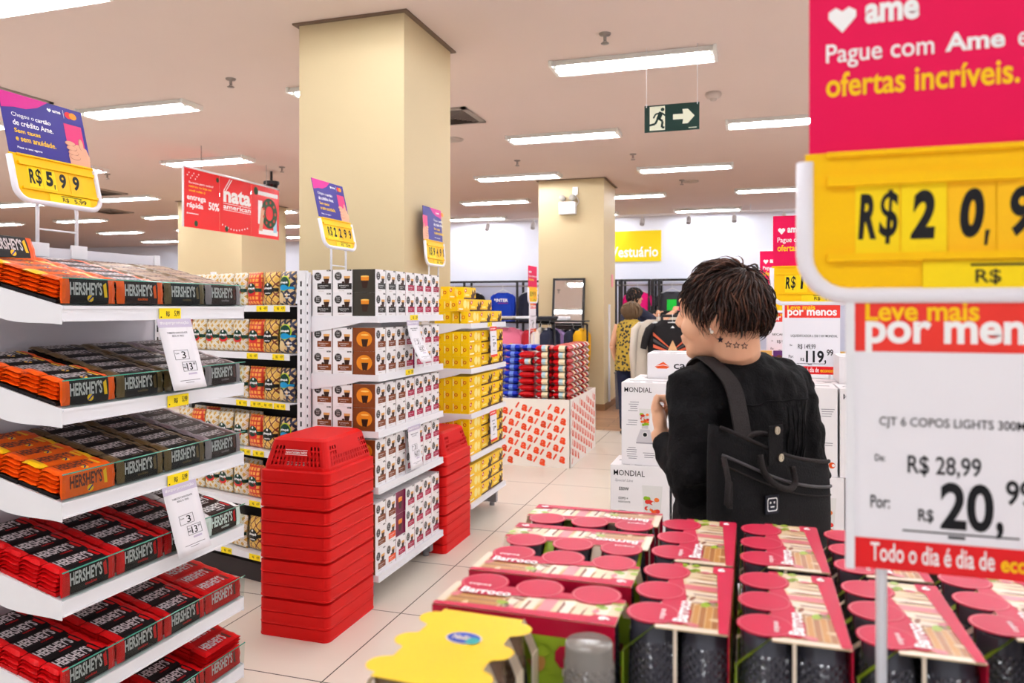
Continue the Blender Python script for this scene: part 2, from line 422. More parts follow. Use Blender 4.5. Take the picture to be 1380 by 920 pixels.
# ---------------------------------------------------------------- hanging banner of three red posters
r = thing('hanging_banner', 'three red holiday posters in a white rail hanging from the ceiling', 'banner', (0, 0, 0), 0)
Bx, By0, L = -6.55, 7.55, 2.0
ang = math.atan2(-1.0, 0) if False else None
P0 = Vector((-6.43, 7.409, 2.53)); D = Vector((0.005, 1.0, 0)).normalized(); W = .63; H = .72
r.location = P0
b = MB()
b.tube([Vector((0, 0, H)), D * (3 * W) + Vector((0, 0, H))], .014, 8)
b.tube([D * (-.012), D * (-.012) + Vector((0, 0, H))], .012, 8); b.build('rail', white, r)
for t in (.3, 1.6):
    b = MB(); q = D * t; b.tube([q + Vector((0, 0, H)), q + Vector((0, 0, CEIL - P0.z))], .004, 5); b.build('cord', met, r)
green = M('wreath green', (40, 72, 44), .6)
for i in range(3):
    fr = F(D * (i * W + .01), D * .785, Vector((0, 0, .92))); b = MB(); w_ = .79
    nrm = fr.n
    b.prism([(0, 0), (w_, 0), (w_, .77), (0, .77)], .006, F(D * (i * W + .01) - nrm * .003, D * .785, Vector((0, 0, .92))))
    e = .0045
    if i == 0:
        b.text2(fr, 'Sucesso para todos?', .09, .57, .55, .035, 1, e, .015); b.text2(fr, 'retirou na loja ou', .09, .52, .5, .035, 2, e, .02); b.text2(fr, 'você volta :)', .09, .465, .36, .035, 2, e, .02)
        b.text2(fr, 'entrega', .05, .34, .42, .085, 1, e, .03); b.text2(fr, 'rápida', .05, .24, .36, .095, 1, e, .03); b.text2(fr, '50%', .53, .27, .25, .11, 1, e, .03)
        b.disc2(fr, .06, .185, .012, 1, e); b.rect2(fr, .08, .18, .3, .19, 1, e); b.disc2(fr, .25, .06, .04, 3, e); b.disc2(fr, .74, .7, .035, 3, e)
        for k in range(8): b.disc2(fr, .06 + .035 * k, .68 + .04 * math.sin(k * 2.1), .01, 1, e, n=8)
    elif i == 1:
        b.text2(fr, 'nata', .08, .42, .7, .2, 1, e, .04); b.text2(fr, 'american', .08, .33, .7, .065, 1, e, .02)
        b.rect2(fr, .08, .40, .78, .407, 1, e); b.rect2(fr, .08, .31, .78, .317, 1, e)
        for k in range(10): b.disc2(fr, .06 + .07 * k, .10 - .05 * math.sin(k * .35), .013, 1, e, n=8)
        b.disc2(fr, .16, .05, .04, 3, e)
        for k in range(2): b.poly2(fr, [(.08 + .05 * k, .58), (.1 + .05 * k, .58), (.25 + .05 * k, .75), (.23 + .05 * k, .75)], 1, e)
    else:
        b.rect2(fr, .18, .63, .75, .69, 1, e); b.rect2(fr, .2, .05, .75, .13, 1, e); b.rect2(fr, .18, .2, .3, .55, 1, e)
        b.ring2(fr, .5, .38, .11, .23, 3, e + .001); b.poly2(fr, [(.2, .1), (.3, .1), (.36, .42), (.27, .46)], 4, e + .0012)
        b.rect2(fr, .62, .1, .72, .4, 5, e + .0006); b.disc2(fr, .12, .68, .06, 3, e)
        for k in range(9): b.disc2(fr, .5 + .17 * math.cos(k * .7), .38 + .17 * math.sin(k * .7), .025, 6, e + .002, n=8)
    b.build('poster', [redc, wink, yink, green, M('skin print', (226, 170, 140), .5), M('light blue print', (170, 215, 235), .5), M('berry print', (196, 60, 40), .5)], r)
# ---------------------------------------------------------------- wall signs
r = tag(None or (lambda: 0)() or thing('department_sign', 'yellow department sign reading Vestuario high on the white wall', 'sign', (-3.0, 16.17, 2.56)), 'yellow sign with white lettering high on the white clothing wall', 'sign')
b = MB(); b.box(-.0, 1.2, 0, .025, 0, .65); fr = F((0, -.0005, 0), (1, 0, 0), (0, 0, 1)); b.text2(fr, 'Vestuário', .12, .09, 1.02, .23, 1, .001, .02)
b.build('board', [M('sign yellow', (240, 210, 20), .5), wink], r)
r = thing('wall_poster', 'red poster with a tilted white box on the far white wall', 'poster', (-7.05, 17.0, 1.9))
r.location = (-6.62, 13.0, 1.98)
b = MB(); b.box(-.75, 0, -.01, .01, 0, .37)
fr = F((-.75, -.0105, 0), (1, 0, 0), (0, 0, 1)); b.text2(fr, 'no site e', .12, .24, .3, .055, 1, .001, .02); b.text2(fr, 'seu produto', .04, .155, .38, .06, 1, .001, .02); b.rect2(fr, .05, .08, .3, .095, 1, .001)
b.poly2(fr, [(.44, .15), (.68, .18), (.67, .27), (.43, .24)], 1, .001); b.text2(fr, 'AQUI', .47, .175, .16, .05, 0, .002, .03, rot=.12)
b.tube([(-.37, 0, .37), (-.37, 0, CEIL - 1.98)], .004, 5)
b.build('board', [red2, wink], r)
r = thing('promo_board', 'magenta board with white words standing beyond the chocolate shelves', 'sign', (-6.2, 6.2, 1.35))
b = MB(); b.box(-.35, .0, -.006, .006, -1.35, .0, 2); b.box(-.35, .28, -.01, .01, .0, .72); fr = F((-.35, -.0105, 0), (1, 0, 0), (0, 0, 1))
b.text2(fr, 'esses', .12, .42, .28, .1, 1, .001, .02); b.text2(fr, 'vendores', .05, .26, .5, .1, 1, .001, .02)
b.build('board', [pink, wink, white], r)
# emergency light on column 2, small wall boxes
r = thing('emergency_light', 'white emergency light box with twin lamps on the beige column by the mirror', 'lamp', (-2.68, 11.39, 3.0))
b = MB(); b.box(-.13, .13, -.1, 0, .0, .19); b.build('battery_box', white, r, bevel=.01)
for x in (-.08, .08):
    b = MB(); b.tube([(x, -.05, .19), (x, -.05, .23)], .012); b.lathe([(.001, -.03), (.045, -.03), (.05, .03), (.001, .03)], 14, T=Matrix.Translation((x, -.06, .25)) @ Matrix.Rotation(PI / 2, 4, 'X')); b.build('lamp_head', M('grey lamp', (165, 160, 150), .4), r)
b = MB(); b.box(.07, .15, -.02, 0, .3, .42); b.tube([(.11, -.01, .3), (.17, -.01, .2), (.13, -.03, .12)], .006, 6); b.build('socket', white, r)
b = MB(); b.box(-.06, .06, -.03, 0, 0, .22); b.box(-.03, .03, -.05, -.03, .04, .16)
tag(b.build('alarm_box', white, loc=(-9.35, 11.55, 2.0), bevel=.01), 'small white box on the far left beige column', 'box')
b = MB(); b.box(0, .01, -.06, .06, 0, .2); tag(b.build('wall_notice', M('pink notice', (236, 150, 160), .5), loc=(-2.129, 12.1, 1.9)), 'small pink notice on the side of the column by the mirror', 'notice')
# ---------------------------------------------------------------- price tag, paper flyer, price sign builders
tagm = [M('tag yellow', (255, 226, 20), .45), ink]
def price_tag(fr, x, y, w, h, txt, label, group):
    b = MB(); b.prism([(x, y), (x + w, y), (x + w, y + h), (x, y + h)], .002, fr)
    f2 = F(fr.o + fr.n * .002, fr.x, fr.y)
    a, c = txt.split()
    b.text2(f2, a, x + .3 * w, y + .25 * h, .16 * w, .5 * h, 1, .0006, .02); b.text2(f2, c, x + .68 * w, y + .25 * h, .25 * w, .55 * h, 1, .0006, .02)
    b.rect2(f2, x + .04 * w, y + .2 * h, x + .1 * w, y + .3 * h, 1)
    return tag(b.build('price_tag', tagm), label, 'price tag', group)
def flyer(fn, w, h, kind, label, group=None):
    # fn(u, v, e): point on the (slightly curled) sheet, u across 0..1, v down 0..1
    b = MB(); n = 10
    vs = [fn(i / 4, j / n, 0) for j in range(n + 1) for i in range(5)]
    b.add(vs, [(j * 5 + i, (j + 1) * 5 + i, (j + 1) * 5 + i + 1, j * 5 + i + 1) for j in range(n) for i in range(4)], 0, True)
    f2 = FF(lambda x, y, e: fn(x, 1 - y, e + .0005))
    if kind == 'promo':
        b.rect2(f2, .0, .88, 1, 1, 2, .0002, 4, 2); b.text2(f2, '#superpromoção', .06, .91, .85, .055, 3, .0006, .0)
        b.text2(f2, 'TABLETE CHOCOLATE', .2, .79, .6, .025, 1, .0005); b.text2(f2, '85G A 92G', .33, .745, .34, .025, 1, .0005)
        for y0, x0 in ((.42, .26), (.25, .42)):
            for q in ((x0, y0, x0 + .42, y0 + .006), (x0, y0 + .13, x0 + .42, y0 + .136), (x0, y0, x0 + .01, y0 + .13), (x0 + .41, y0, x0 + .42, y0 + .13)): b.rect2(f2, *q, 1, .0005)
        b.text2(f2, 'Leve', .3, .5, .1, .022, 1, .0005); b.text2(f2, '3', .47, .435, .12, .1, 4, .0006, .0)
        b.text2(f2, 'Por', .44, .335, .07, .02, 1, .0005); b.text2(f2, 'R$', .44, .29, .08, .03, 4, .0005, .01); b.text2(f2, '13', .54, .265, .17, .1, 4, .0006, .01); b.text2(f2, '99', .74, .33, .07, .035, 1, .0005)
        b.rect2(f2, .55, .2, .8, .225, 2, .0005); b.rect2(f2, .25, .12, .85, .127, 1, .0005); b.rect2(f2, .4, .09, .65, .097, 1, .0005)
    else:
        b.rect2(f2, 0, .86, 1, 1, 5, .0003, 4, 2); b.rect2(f2, 0, 0, 1, .07, 5, .0003, 4, 2); b.text2(f2, 'por menos', .1, .89, .7, .06, 3, .0006, .02)
        b.rect2(f2, .25, .66, .75, .68, 1, .0005); b.rect2(f2, .35, .55, .6, .57, 4, .0005); b.text2(f2, '17', .4, .33, .22, .14, 4, .0006, .02); b.text2(f2, '99', .66, .4, .14, .07, 4, .0006, .02)
        b.rect2(f2, .3, .2, .7, .215, 1, .0005)
    o = b.build('promo_flyer', [paper, grayink, M('flyer lilac', (205, 195, 218), .5), wink, ink, red2], None, solid=.0006)
    return tag(o, label, 'flyer', group)
def price_sign(name_lbl, loc, rz, tilt, W, poster, digits, small, leg_h, card=None, mirrored=False):
    """U-framed yellow price board, width W; local x across, -y is the front, z up; origin at the foot of the posts' base."""
    r = thing('price_sign', name_lbl, 'sign', loc, rz); TXRES[0] = 5
    T = Matrix.Translation((0, 0, leg_h)) @ Matrix.Rotation(-tilt, 4, 'X')
    def R(v): return T @ Vector(v)
    def fr(x, y, z): return F(R((x, y, z)), T.to_3x3() @ Vector((1, 0, 0)), T.to_3x3() @ Vector((0, 0, 1)))
    b = MB()
    for x in (-.092, .075): b.tube([(x, .012, 0), (x, .012, leg_h - .02), tuple(R((x, .012, .1)))], .0065, 8)
    b.tube([(-.092, .012, .05), (.075, .012, .05)], .004, 6)
    if leg_h < .2:
        for x in (-.092, .075): b.box(x - .035, x + .035, -.004, .004, -.05, .0)
    b.build('post', white, r)
    H = .175; k = W / 2
    b = MB(); pts = []
    for x, z in ((-k, H - .01),):
        pts.append((x, z))
    for q in range(7): a = PI + PI / 2 * q / 6; pts.append((-k + .05 + .05 * math.cos(a), .05 + .05 * math.sin(a)))
    for q in range(7): a = 1.5 * PI + PI / 2 * q / 6; pts.append((k - .05 + .05 * math.cos(a), .05 + .05 * math.sin(a)))
    pts.append((k, H - .01))
    b.tube([R((x, 0, z)) for x, z in pts], .0105, 8, 0, True)
    b.build('frame', M('frame plastic', (240, 238, 246), .4), r)
    b = MB(); f0 = fr(-k, .004, 0)
    op = [(.0, H), (W, H), (W, .05)] + [(W - .05 + .05 * math.cos(-PI / 2 * q / 5), .05 + .05 * math.sin(-PI / 2 * q / 5)) for q in range(1, 6)] + [(.05 + .05 * math.cos(-PI / 2 - PI / 2 * q / 5), .05 + .05 * math.sin(-PI / 2 - PI / 2 * q / 5)) for q in range(0, 6)]
    b.prism(op[::-1], .006, f0)
    for z0, z1, d in ((.133, .146, .008), (.042, .051, .008), (H - .006, H, .006)):
        b.prism([(.025, z0), (W - .012, z0), (W - .012, z1), (.025, z1)], d, F(f0.p(0, 0, .006), f0.x, f0.y))
    b.build('holder', yellow, r)
    xs = .057; dw = .050 if len(digits) > 4 and poster == 'pay' else .058
    for i, dg in enumerate(digits):                         # number cards
        b = MB(); x0 = xs + i * dw; f1 = fr(-k, -.0022 - .0007 * (i % 2), 0)
        b.prism([(x0, .051), (x0 + dw * .97, .051), (x0 + dw * .97, .138), (x0, .138)], .0008, f1)
        f2 = F(f1.p(0, 0, .0008), f1.x, f1.y)
        if dg == 'R$': b.text2(f2, 'R', x0 + .06 * dw,   .068, .4 * dw, .055, 1, .0005, .04, .06); b.text2(f2, '$', x0 + .5 * dw, .062, .4 * dw, .065, 1, .0005, .03, .06)
        else:
            b.text2(f2, dg[0], x0 + (.2 if dg[0] != '1' else .36) * dw, .067, (.5 if dg[0] != '1' else .2) * dw, .058, 1, .0005, .05, .08)
            if dg[1:] == ',': b.poly2(f2, [(x0 + .74 * dw, .058), (x0 + .8 * dw, .058), (x0 + .86 * dw, .076), (x0 + .77 * dw, .076)], 1)
        b.build('number_card', [yellow2 if i < 2 else M('amber card', (255, 196, 24), .5), ink], r)
    b = MB(); f1 = fr(-k, -.0035, 0); b.prism([(.13, .006), (W - .05, .006), (W - .05, .04), (.13, .04)], .0008, f1)
    f2 = F(f1.p(0, 0, .0008), f1.x, f1.y)
    b.text2(f2, 'R$', .185, .012, .026, .018, 1, .0005, .01); b.text2(f2, small, .235, .0115, .055, .019, 1, .0005, .01); b.rect2(f2, .18, .034, .27, .0365, 1)
    b.build('label_strip', [yellow2, ink], r)
    # poster above
    b = MB(); PH = .24; f1 = fr(-k + .005, .004, H - .005); PW = W - .01
    b.prism([(0, 0), (PW, 0), (PW, PH), (0, PH)], .003, f1); g = F(f1.p(0, 0, .003), f1.x, f1.y)
    if poster == 'pay':
        ms = [pink, wink, yink]
        g = F(g.o - g.y * .027, g.x * .88, g.y)
        hx, hy, hs = .043, .200, .026
        b.poly2(g, [(hx, hy - hs * .8), (hx + hs * .68, hy - hs * .1), (hx + hs * .68, hy + hs * .2), (hx + hs * .32, hy + hs * .4), (hx, hy + hs * .2), (hx - hs * .32, hy + hs * .4), (hx - hs * .68, hy + hs * .2), (hx - hs * .68, hy - hs * .1)], 1)
        b.text2(g, 'ame', .072, .187, .067, .024, 1, .0008, .04)
        b.text2(g, 'Pague com', .022, .136, .135, .030, 1, .0008, .008); b.text2(g, 'Ame', .170, .144, .070, .022, 1, .0008, .03); b.text2(g, 'e aproveite', .255, .136, .125, .029, 1, .0008, .005)
        b.text2(g, 'ofertas incríveis.', .022, .101, .235, .030, 2, .0008, .02)
    else:
        ms = [navy, wink, yink, M('poster magenta', (206, 22, 140), .45), M('skin print', (226, 170, 140), .5), M('card pink', (222, 50, 120), .4), M('logo orange', (245, 150, 30), .5), M('logo red', (225, 40, 40), .5), M('lilac print', (120, 110, 190), .5), M('skin print shade', (176, 112, 96), .5)]
        s = -1 if mirrored else 1
        g = F(g.o, g.x, g.y * .828)
        X = (lambda x: PW - x) if mirrored else (lambda x: x)
        def P(pts): return [(X(x), y) for x, y in (pts if not mirrored else pts[::-1])]
        b.poly2(g, P([(0, .29), (0, .21), (.04, .225), (.08, .225), (.12, .24), (.17, .26), (.2, .288), (.2, .29)][::-1] if False else [(0, .21), (.05, .224), (.1, .228), (.15, .25), (.2, .29), (0, .29)]), 3)
        xo = .14 if mirrored else 0
        b.text2(g, 'Chegou o', .035 + xo, .175, .09, .024, 1, .0008, .0); b.text2(g, 'cartão', .13 + xo, .178, .065, .02, 1, .0008, .02)
        b.text2(g, 'de crédito Ame.', .035 + xo, .14, .165, .026, 1, .0008, .015); b.text2(g, 'Sem taxas', .035 + xo, .105, .105, .02, 2, .0008, .02); b.text2(g, 'e sem anuidade.', .035 + xo, .067, .165, .026, 2, .0008, .02); b.text2(g, 'Peça o seu agora', .035 + xo, .03, .1, .012, 1, .0008, .02)
        b.poly2(g, P([(.255, .1), (.335, .1), (.335, .21), (.255, .21)]), 5)
        b.poly2(g, P([(.255, .0), (.345, .0), (.35, .06), (.34, .1), (.3, .115), (.262, .09), (.252, .05)]), 4, .001)
        for q in range(4): b.disc2(g, X(.268 + .004 * q), .112 - .022 * q, .024, 9, .0012, ry=.0125); b.disc2(g, X(.268 + .004 * q), .113 - .022 * q, .0225, 4, .0014, ry=.0108)
        b.disc2(g, X(.318), .118, .011, 9, .0012, ry=.03); b.disc2(g, X(.319), .117, .0095, 4, .0014, ry=.029)
        lx = .02 if mirrored else 0
        b.disc2(g, (.285 if not mirrored else .325), .255, .017, 7, .0008); b.disc2(g, (.305 if not mirrored else .345), .255, .017, 6, .001)
        hx = .2 if not mirrored else .23
        b.poly2(g, [(hx, .245), (hx + .01, .257), (hx + .005, .265), (hx, .26), (hx - .005, .265), (hx - .01, .257)], 1); b.text2(g, 'ame', hx + .014, .249, .036, .012, 1, .0008, .03)
        b.rect2(g, .262, .235, .2635, .275, 1)
    b.build('poster', ms, r)
    if card:
        b = MB(); CW, CH = .24, .335; f1 = fr(-k + .056, .000, -CH + .006)
        b.prism([(-.01, -.002), (.0, -.002), (0, CH), (-.01, CH)], .006, f1, 4)
        b.prism([(0, 0), (CW, 0), (CW, CH), (0, CH)], .003, f1); g = F(f1.p(0, 0, .003), f1.x, f1.y)
        g = F(g.o, g.x * .808, g.y * .798); CW, CH = .297, .42
        b.rect2(g, 0, CH - .092, CW, CH, 1); b.rect2(g, 0, 0, CW, .046, 5)
        b.text2(g, 'Leve mais', .015, CH - .046, .150, .030, 3, .0008, .025); b.text2(g, 'por menos', .015, CH - .094, .265, .048, 2, .0008, .03)
        b.text2(g, 'Todo o dia é dia de', .022, .012, .162, .028, 2, .0008, .015); b.text2(g, 'economia', .192, .012, .09, .022, 3, .0008, .025)
        t1, t2, t3, ct = card
        b.text2(g, t1, .034, CH - .207, .25, .017, 6, .0008, .012)
        b.text2(g, 'De:', .028, CH - .257, .014, .010, 6, .0008, .01); b.text2(g, t2, .072, CH - .277, .095, .031, 6, .0008, .01)
        b.text2(g, 'Por:', .022, CH - .328, .026, .019, 6, .0008, .01); b.text2(g, 'R$', .086, CH - .346, .02, .021, 6, .0008, .015)
        b.text2(g, t3, .115, CH - .353, .028 * len(t3) + .012, .070, 6, .0008, .03); xq = .13 + .028 * len(t3); b.text2(g, ',', xq, CH - .362, .009, .026, 6, .0008, .03); b.text2(g, ct, xq + .012, CH - .311, .034, .036, 6, .0008, .025)
        b.rect2(g, .125, CH - .366, .147, CH - .362, 6); b.rect2(g, .065, .060, .215, .0625, 6)
        b.build('offer_card', [paper, red2, wink, yink, white, M('card red', (222, 30, 34), .45), ink], r)
    TXRES[0] = 2
    return r
# ---------------------------------------------------------------- chocolate gondola (shelves slope down to the aisle)
GX, GY0, GY1 = -2.0, 1.788, 2.65; TH = math.radians(13.5); DEP = .44
gon = thing('chocolate_shelving', 'white sloping shelf unit full of chocolate bars along the left aisle side', 'shelf unit', (GX - .45, (GY0 + GY1) / 2, 0))
def gp(o): o.parent = gon; o.matrix_parent_inverse = Matrix.Translation(-Vector(gon.location)); return o
def uprights(b, x, y, z1, w=.03, d=.06):
    b.box(x - d, x, y - w / 2, y + w / 2, 0, z1)
    z = .15
    while z < z1 - .05:                                      # slot holes
        b.box(x - d * .3, x + .0006, y - .004, y + .004, z, z + .028, 1); b.box(x - d * .55, x - d * .4, y - w / 2 - .0006, y + w / 2 + .0006, z, z + .025, 1); z += .05
for y in (GY0 - .015, GY1 + .015):
    b = MB(); uprights(b, GX - .45, y, 1.78); gp(b.build('upright', [shelfw, dark]))
b = MB(); b.box(GX - .475, GX - .455, GY0, GY1, .08, 1.775); gp(b.build('back_panel', M('gondola back', (226, 224, 232), .45)))
b = MB(); b.box(GX - .50, GX - .06, GY0 + .02, GY1 - .02, 0, .03); gp(b.build('base', M('plinth grey', (120, 118, 122), .5)))
HZ = [1.514, 1.199, .912, .612, .314, .037]
cth, sth = math.cos(TH), math.sin(TH)
def sh(zb, a, bb, h):                                          # a along Y from the near end, bb up the slope, h off the shelf
    return Vector((GX - bb * cth + h * sth, GY0 + a, zb + .042 + bb * sth + h * cth))
glassm = glassy('clear guard', (226, 238, 234), .015); glassedge = M('glass edge', (70, 170, 150), .2, trans=.3)
LY = GY1 - GY0
for zi, zb in enumerate(HZ):
    b = MB()
    v = [sh(zb, 0, 0, 0), sh(zb, LY, 0, 0), sh(zb, LY, DEP, 0), sh(zb, 0, DEP, 0)]; lo = [p - Vector((0, 0, .006)) for p in v]
    b.add(v + lo, [(0, 1, 2, 3), (7, 6, 5, 4), (0, 4, 5, 1), (1, 5, 6, 2), (2, 6, 7, 3), (3, 7, 4, 0)])
    s = gp(b.build('shelf', shelfw))
    b = MB(); b.box(GX - .004, GX, GY0, GY1, zb, zb + .042); b.box(GX - .002, GX + .004, GY0, GY1, zb + .036, zb + .045); b.box(GX - .002, GX + .004, GY0, GY1, zb - .003, zb + .003)
    o = b.build('price_rail', shelfw); o.parent = s
    for y in (GY0 - .003, GY1 + .001):
        b = MB(); pr = []
        n = 10
        for q in range(n + 1): t = q / n; pr.append((GX - t * (DEP + .01), zb + .046 + t * DEP * sth / cth))
        for q in range(n + 1): t = 1 - q / n; pr.append((GX - t * (DEP + .01), zb - .012 + t * DEP * .22 - .045 * math.sin(PI * min(1, t * 1.15)) * (0.3 + t)))
        vs = [(x, y, z) for x, z in pr] + [(x, y + .003, z) for x, z in pr]; k = len(pr)
        b.add(vs, [(i, i + 1, k - 2 - i, k - 1 - i) for i in range(n)] + [(k + k - 1 - i, k + k - 2 - i, k + i + 1, k + i) for i in range(n)] + [(i, (i + 1) % k, k + (i + 1) % k, k + i) for i in range(k)])
        o = b.build('bracket', shelfw); o.parent = s
    b = MB(); T0 = [sh(zb, 0, .004, .0), sh(zb, LY + .01, .004, .0)]
    up = Vector((sth, 0, cth)) * .083 if False else Vector((.004, 0, .088))
    a0, a1 = T0; b.add([a0, a1, a1 + up, a0 + up], [(0, 1, 2, 3)])
    b.tube([a0 + up, a1 + up], .0022, 6, 1)
    o = b.build('glass_guard', [glassm, glassedge]); o.parent = s
# bars
foil = dict(rough=.45, spec=.16)
bm = {'black': M('black wrapper', (22, 17, 19), **foil), 'brown': M('brown wrapper', (44, 25, 24), **foil), 'orange': M('orange foil', (240, 88, 12), .3), 'yel': M('yellow foil', (248, 190, 20), .3),
      'olive': M('olive foil', (108, 84, 52), .3), 'gray': M('mauve foil', (150, 132, 140), .3), 'red': M('red foil', (206, 10, 16), .38), 'silver': M('silver letters', (206, 198, 202), .45, .0), 'redw': M('red wrapper', (190, 12, 18), **foil), 'orw': M('orange wrapper', (236, 98, 20), **foil), 'white': wink, 'dk': M('chocolate print', (92, 46, 40), .4), 'tan': M('tan wrapper', (196, 168, 140), .35)}
def bar_mesh(body, end, letter, extra, upright=False):
    """flat flow-wrapped bar: x along its length .21, y across .078, z thickness"""
    b = MB(); L, Wd, Tk = (.208, .077, .012)
    nx, ny = 14, 4
    rnd = random.Random(hash((body, end)) & 255)
    ms = [bm[body], bm[end], bm[letter], bm[extra] if extra else bm['dk'], bm['yel'], bm['dk'], M('blue print', (30, 40, 130), .4)]
    for sgn in (1, -1):
        vs = []
        for i in range(nx + 1):
            x = -L / 2 + L * i / nx; u = abs(2 * i / nx - 1)
            for j in range(ny + 1):
                y = -Wd / 2 + Wd * j / ny; v = abs(2 * j / ny - 1)
                th = Tk / 2 * (1 - max(0, (u - .86) / .14) ** 1.5 * .92) * (1 - v ** 6 * .45)
                z = Tk / 2 + sgn * th + (.002 * math.sin(9 * y / Wd + i) if u > .9 else 0)
                vs.append((x, y, z))
        fs = []; 
        for i in range(nx):
            for j in range(ny):
                q = (i * (ny + 1) + j, (i + 1) * (ny + 1) + j, (i + 1) * (ny + 1) + j + 1, i * (ny + 1) + j + 1)
                b.add([vs[k] for k in (q if sgn > 0 else q[::-1])], [(0, 1, 2, 3)], 1 if (i < 2 or i >= nx - 2) else 0, False)
    fr = F((-L / 2, -Wd / 2, Tk + .0003), (1, 0, 0), (0, 1, 0))
    b.text2(fr, "HERSHEY'S", .030, .026, .122, .042, 2, .0006, .03)
    b.poly2(fr, [(.160, .02), (.172, .02), (.168, .068), (.156, .06)], 3, .0006); 
    if extra == 'yel': b.disc2(fr, .105, .016, .012, 4, .0006, ry=.011); b.poly2(fr, [(.095, .01), (.1, .008), (.116, .022), (.112, .025)], 6, .0009)
    else: b.text2(fr, 'cookies', .085, .012, .045, .01, 1, .0006, .02)
    return b, ms
_BAR = {}
def bar(kind, mat, label, group):
    if kind not in _BAR:
        b, ms = bar_mesh(*kind); o = b.build('chocolate_bar', ms); _BAR[kind] = o; o2 = o
    else:
        o2 = _BAR[kind].copy(); COL.objects.link(o2)
    o2.rotation_euler = mat[1]; o2.location = mat[0]
    return tag(o2, label, 'chocolate bar', group)
B1 = ('black', 'orange', 'silver', 'yel'); B2 = ('black', 'olive', 'silver', 'olive'); B3 = ('brown', 'gray', 'silver', None); B4 = ('black', 'red', 'silver', 'red'); B5 = ('redw', 'red', 'silver', None); B6 = ('orw', 'orange', 'dk', 'yel'); B7 = ('brown', 'white', 'white', 'red'); B0 = ('tan', 'olive', 'dk', None); B8 = ('orw', 'yel', 'dk', 'yel'); B9 = ('brown', 'orange', 'silver', 'orange')
PLAN = [([B1, B9, B2, B3], [B6, B9, B0, B0]), ([B1, B2, B2, B3], [B1, B2, B2, B3]), ([B6, B2, B2, B3], [B6, B2, B2, B3]), ([B4, B4, B4, B7], [B4, B4, B4, B7]), ([B4, B4, B4, B5], [B4, B4, B4, B5]), ([B4, B4, B4, B5], [B4, B4, B4, B5])]
DESC = {B1: 'black bar with orange ends', B2: 'black bar with olive ends', B3: 'brown bar with mauve ends', B4: 'black bar with red ends', B5: 'red bar with red ends', B6: 'orange bar with orange ends', B7: 'brown bar with white ends', B0: 'tan bar with olive ends', B8: 'orange bar with yellow ends', B9: 'brown bar with orange ends'}
SH = ['top', 'second', 'third', 'fourth', 'fifth', 'bottom']; CN = ['nearest', 'second', 'third', 'farthest']
PITCH = LY / 4
hid = MB(); rb = random.Random(3)
for zi, zb in enumerate(HZ):
    fronts, tops = PLAN[zi]
    nl_ = 6
    for c in range(4):
        a = (c + .5) * PITCH
        # upright bar behind the guard, face to the aisle
        p = sh(zb, a, .021, .0) + Vector((0, 0, .039 + .005))
        if not (zi == 5 and c < 2):
            o = bar(fronts[c], ((p.x, p.y, p.z), (PI / 2 - .04, 0, PI / 2)), '%s upright behind the glass, %s of four, %s shelf' % (DESC[fronts[c]], CN[c], SH[zi]), 'upright bars behind the %s shelf glass' % SH[zi])
        drop = 0 if not (zi == 1 and c == 0) else 0
        for rrow in range(5):
            bb = .034 + .041 + rrow * .0795
            nn = nl_ - (1 if zi == 4 and c == 0 else 0)
            if zi == 1 and c == 0 and rrow > 1: nn = nl_ - 1
            vis_lo = (c == 0 and rrow < 4 and zi < 5)
            if zi == 5: nn = 9 if c == 3 else (6 if c == 2 else 4)
            for k in range(nn):
                top = k == nn - 1
                jy = rb.uniform(-.0025, .0025); jr = rb.uniform(-.007, .007); jb = rb.uniform(-.0006, .0006)
                p = sh(zb, a + jy, bb + jb, .0012 + k * .0135)
                skip = zi == 5 and (c < 2)
                if not skip and (top or (vis_lo and k >= 1) or (zi == 5 and c == 3 and rrow == 0)):
                    kd = tops[c]
                    if zi == 2 and c == 0 and top: kd = B8 if rrow % 2 else B6
                    if zi == 0 and c == 0 and top: kd = B8 if rrow in (1, 3) else B6
                    if zi == 2 and c == 0 and k < 3: kd = B1
                    if zi == 0 and c == 0 and k < 4: kd = B1
                    if top: lb = '%s on top, %s row back, %s column, %s shelf' % (DESC[kd], ORD[rrow], CN[c], SH[zi])
                    else: lb = '%s, %d below top, %s row back, near end, %s shelf' % (DESC[kd], nn - 1 - k, ORD[rrow], SH[zi])
                    bar(kd, (p, (TH, jr * .3, PI / 2 + jr)), lb, 'chocolate bars on the %s shelf' % SH[zi])
                else:
                    T = Matrix.Translation(p) @ Euler((TH, 0, PI / 2 + jr)).to_matrix().to_4x4()
                    mi = {B4: 1, B5: 1, B7: 1}.get(tops[c], 0)
                    hid.box(-.1, .1, -.038, .038, .0005, .0115, mi, T)
o = hid.build('chocolate_bars', [bm['black'], bm['red']]); tag(o, 'chocolate bars packed beneath the top layer on the sloping shelves', 'chocolate bars', kind='stuff')
# leaning bar at the upper left corner of the top shelf
b, ms = bar_mesh(*B1); o = b.build('chocolate_bar', ms); o.location = sh(HZ[0], .11, .385, .075) + Vector((0, 0, .035)); o.rotation_euler = (1.25, 0, PI / 2 + .15); tag(o, 'black bar with orange ends leaning upright at the back of the top shelf', 'chocolate bar', 'chocolate bars on the top shelf')
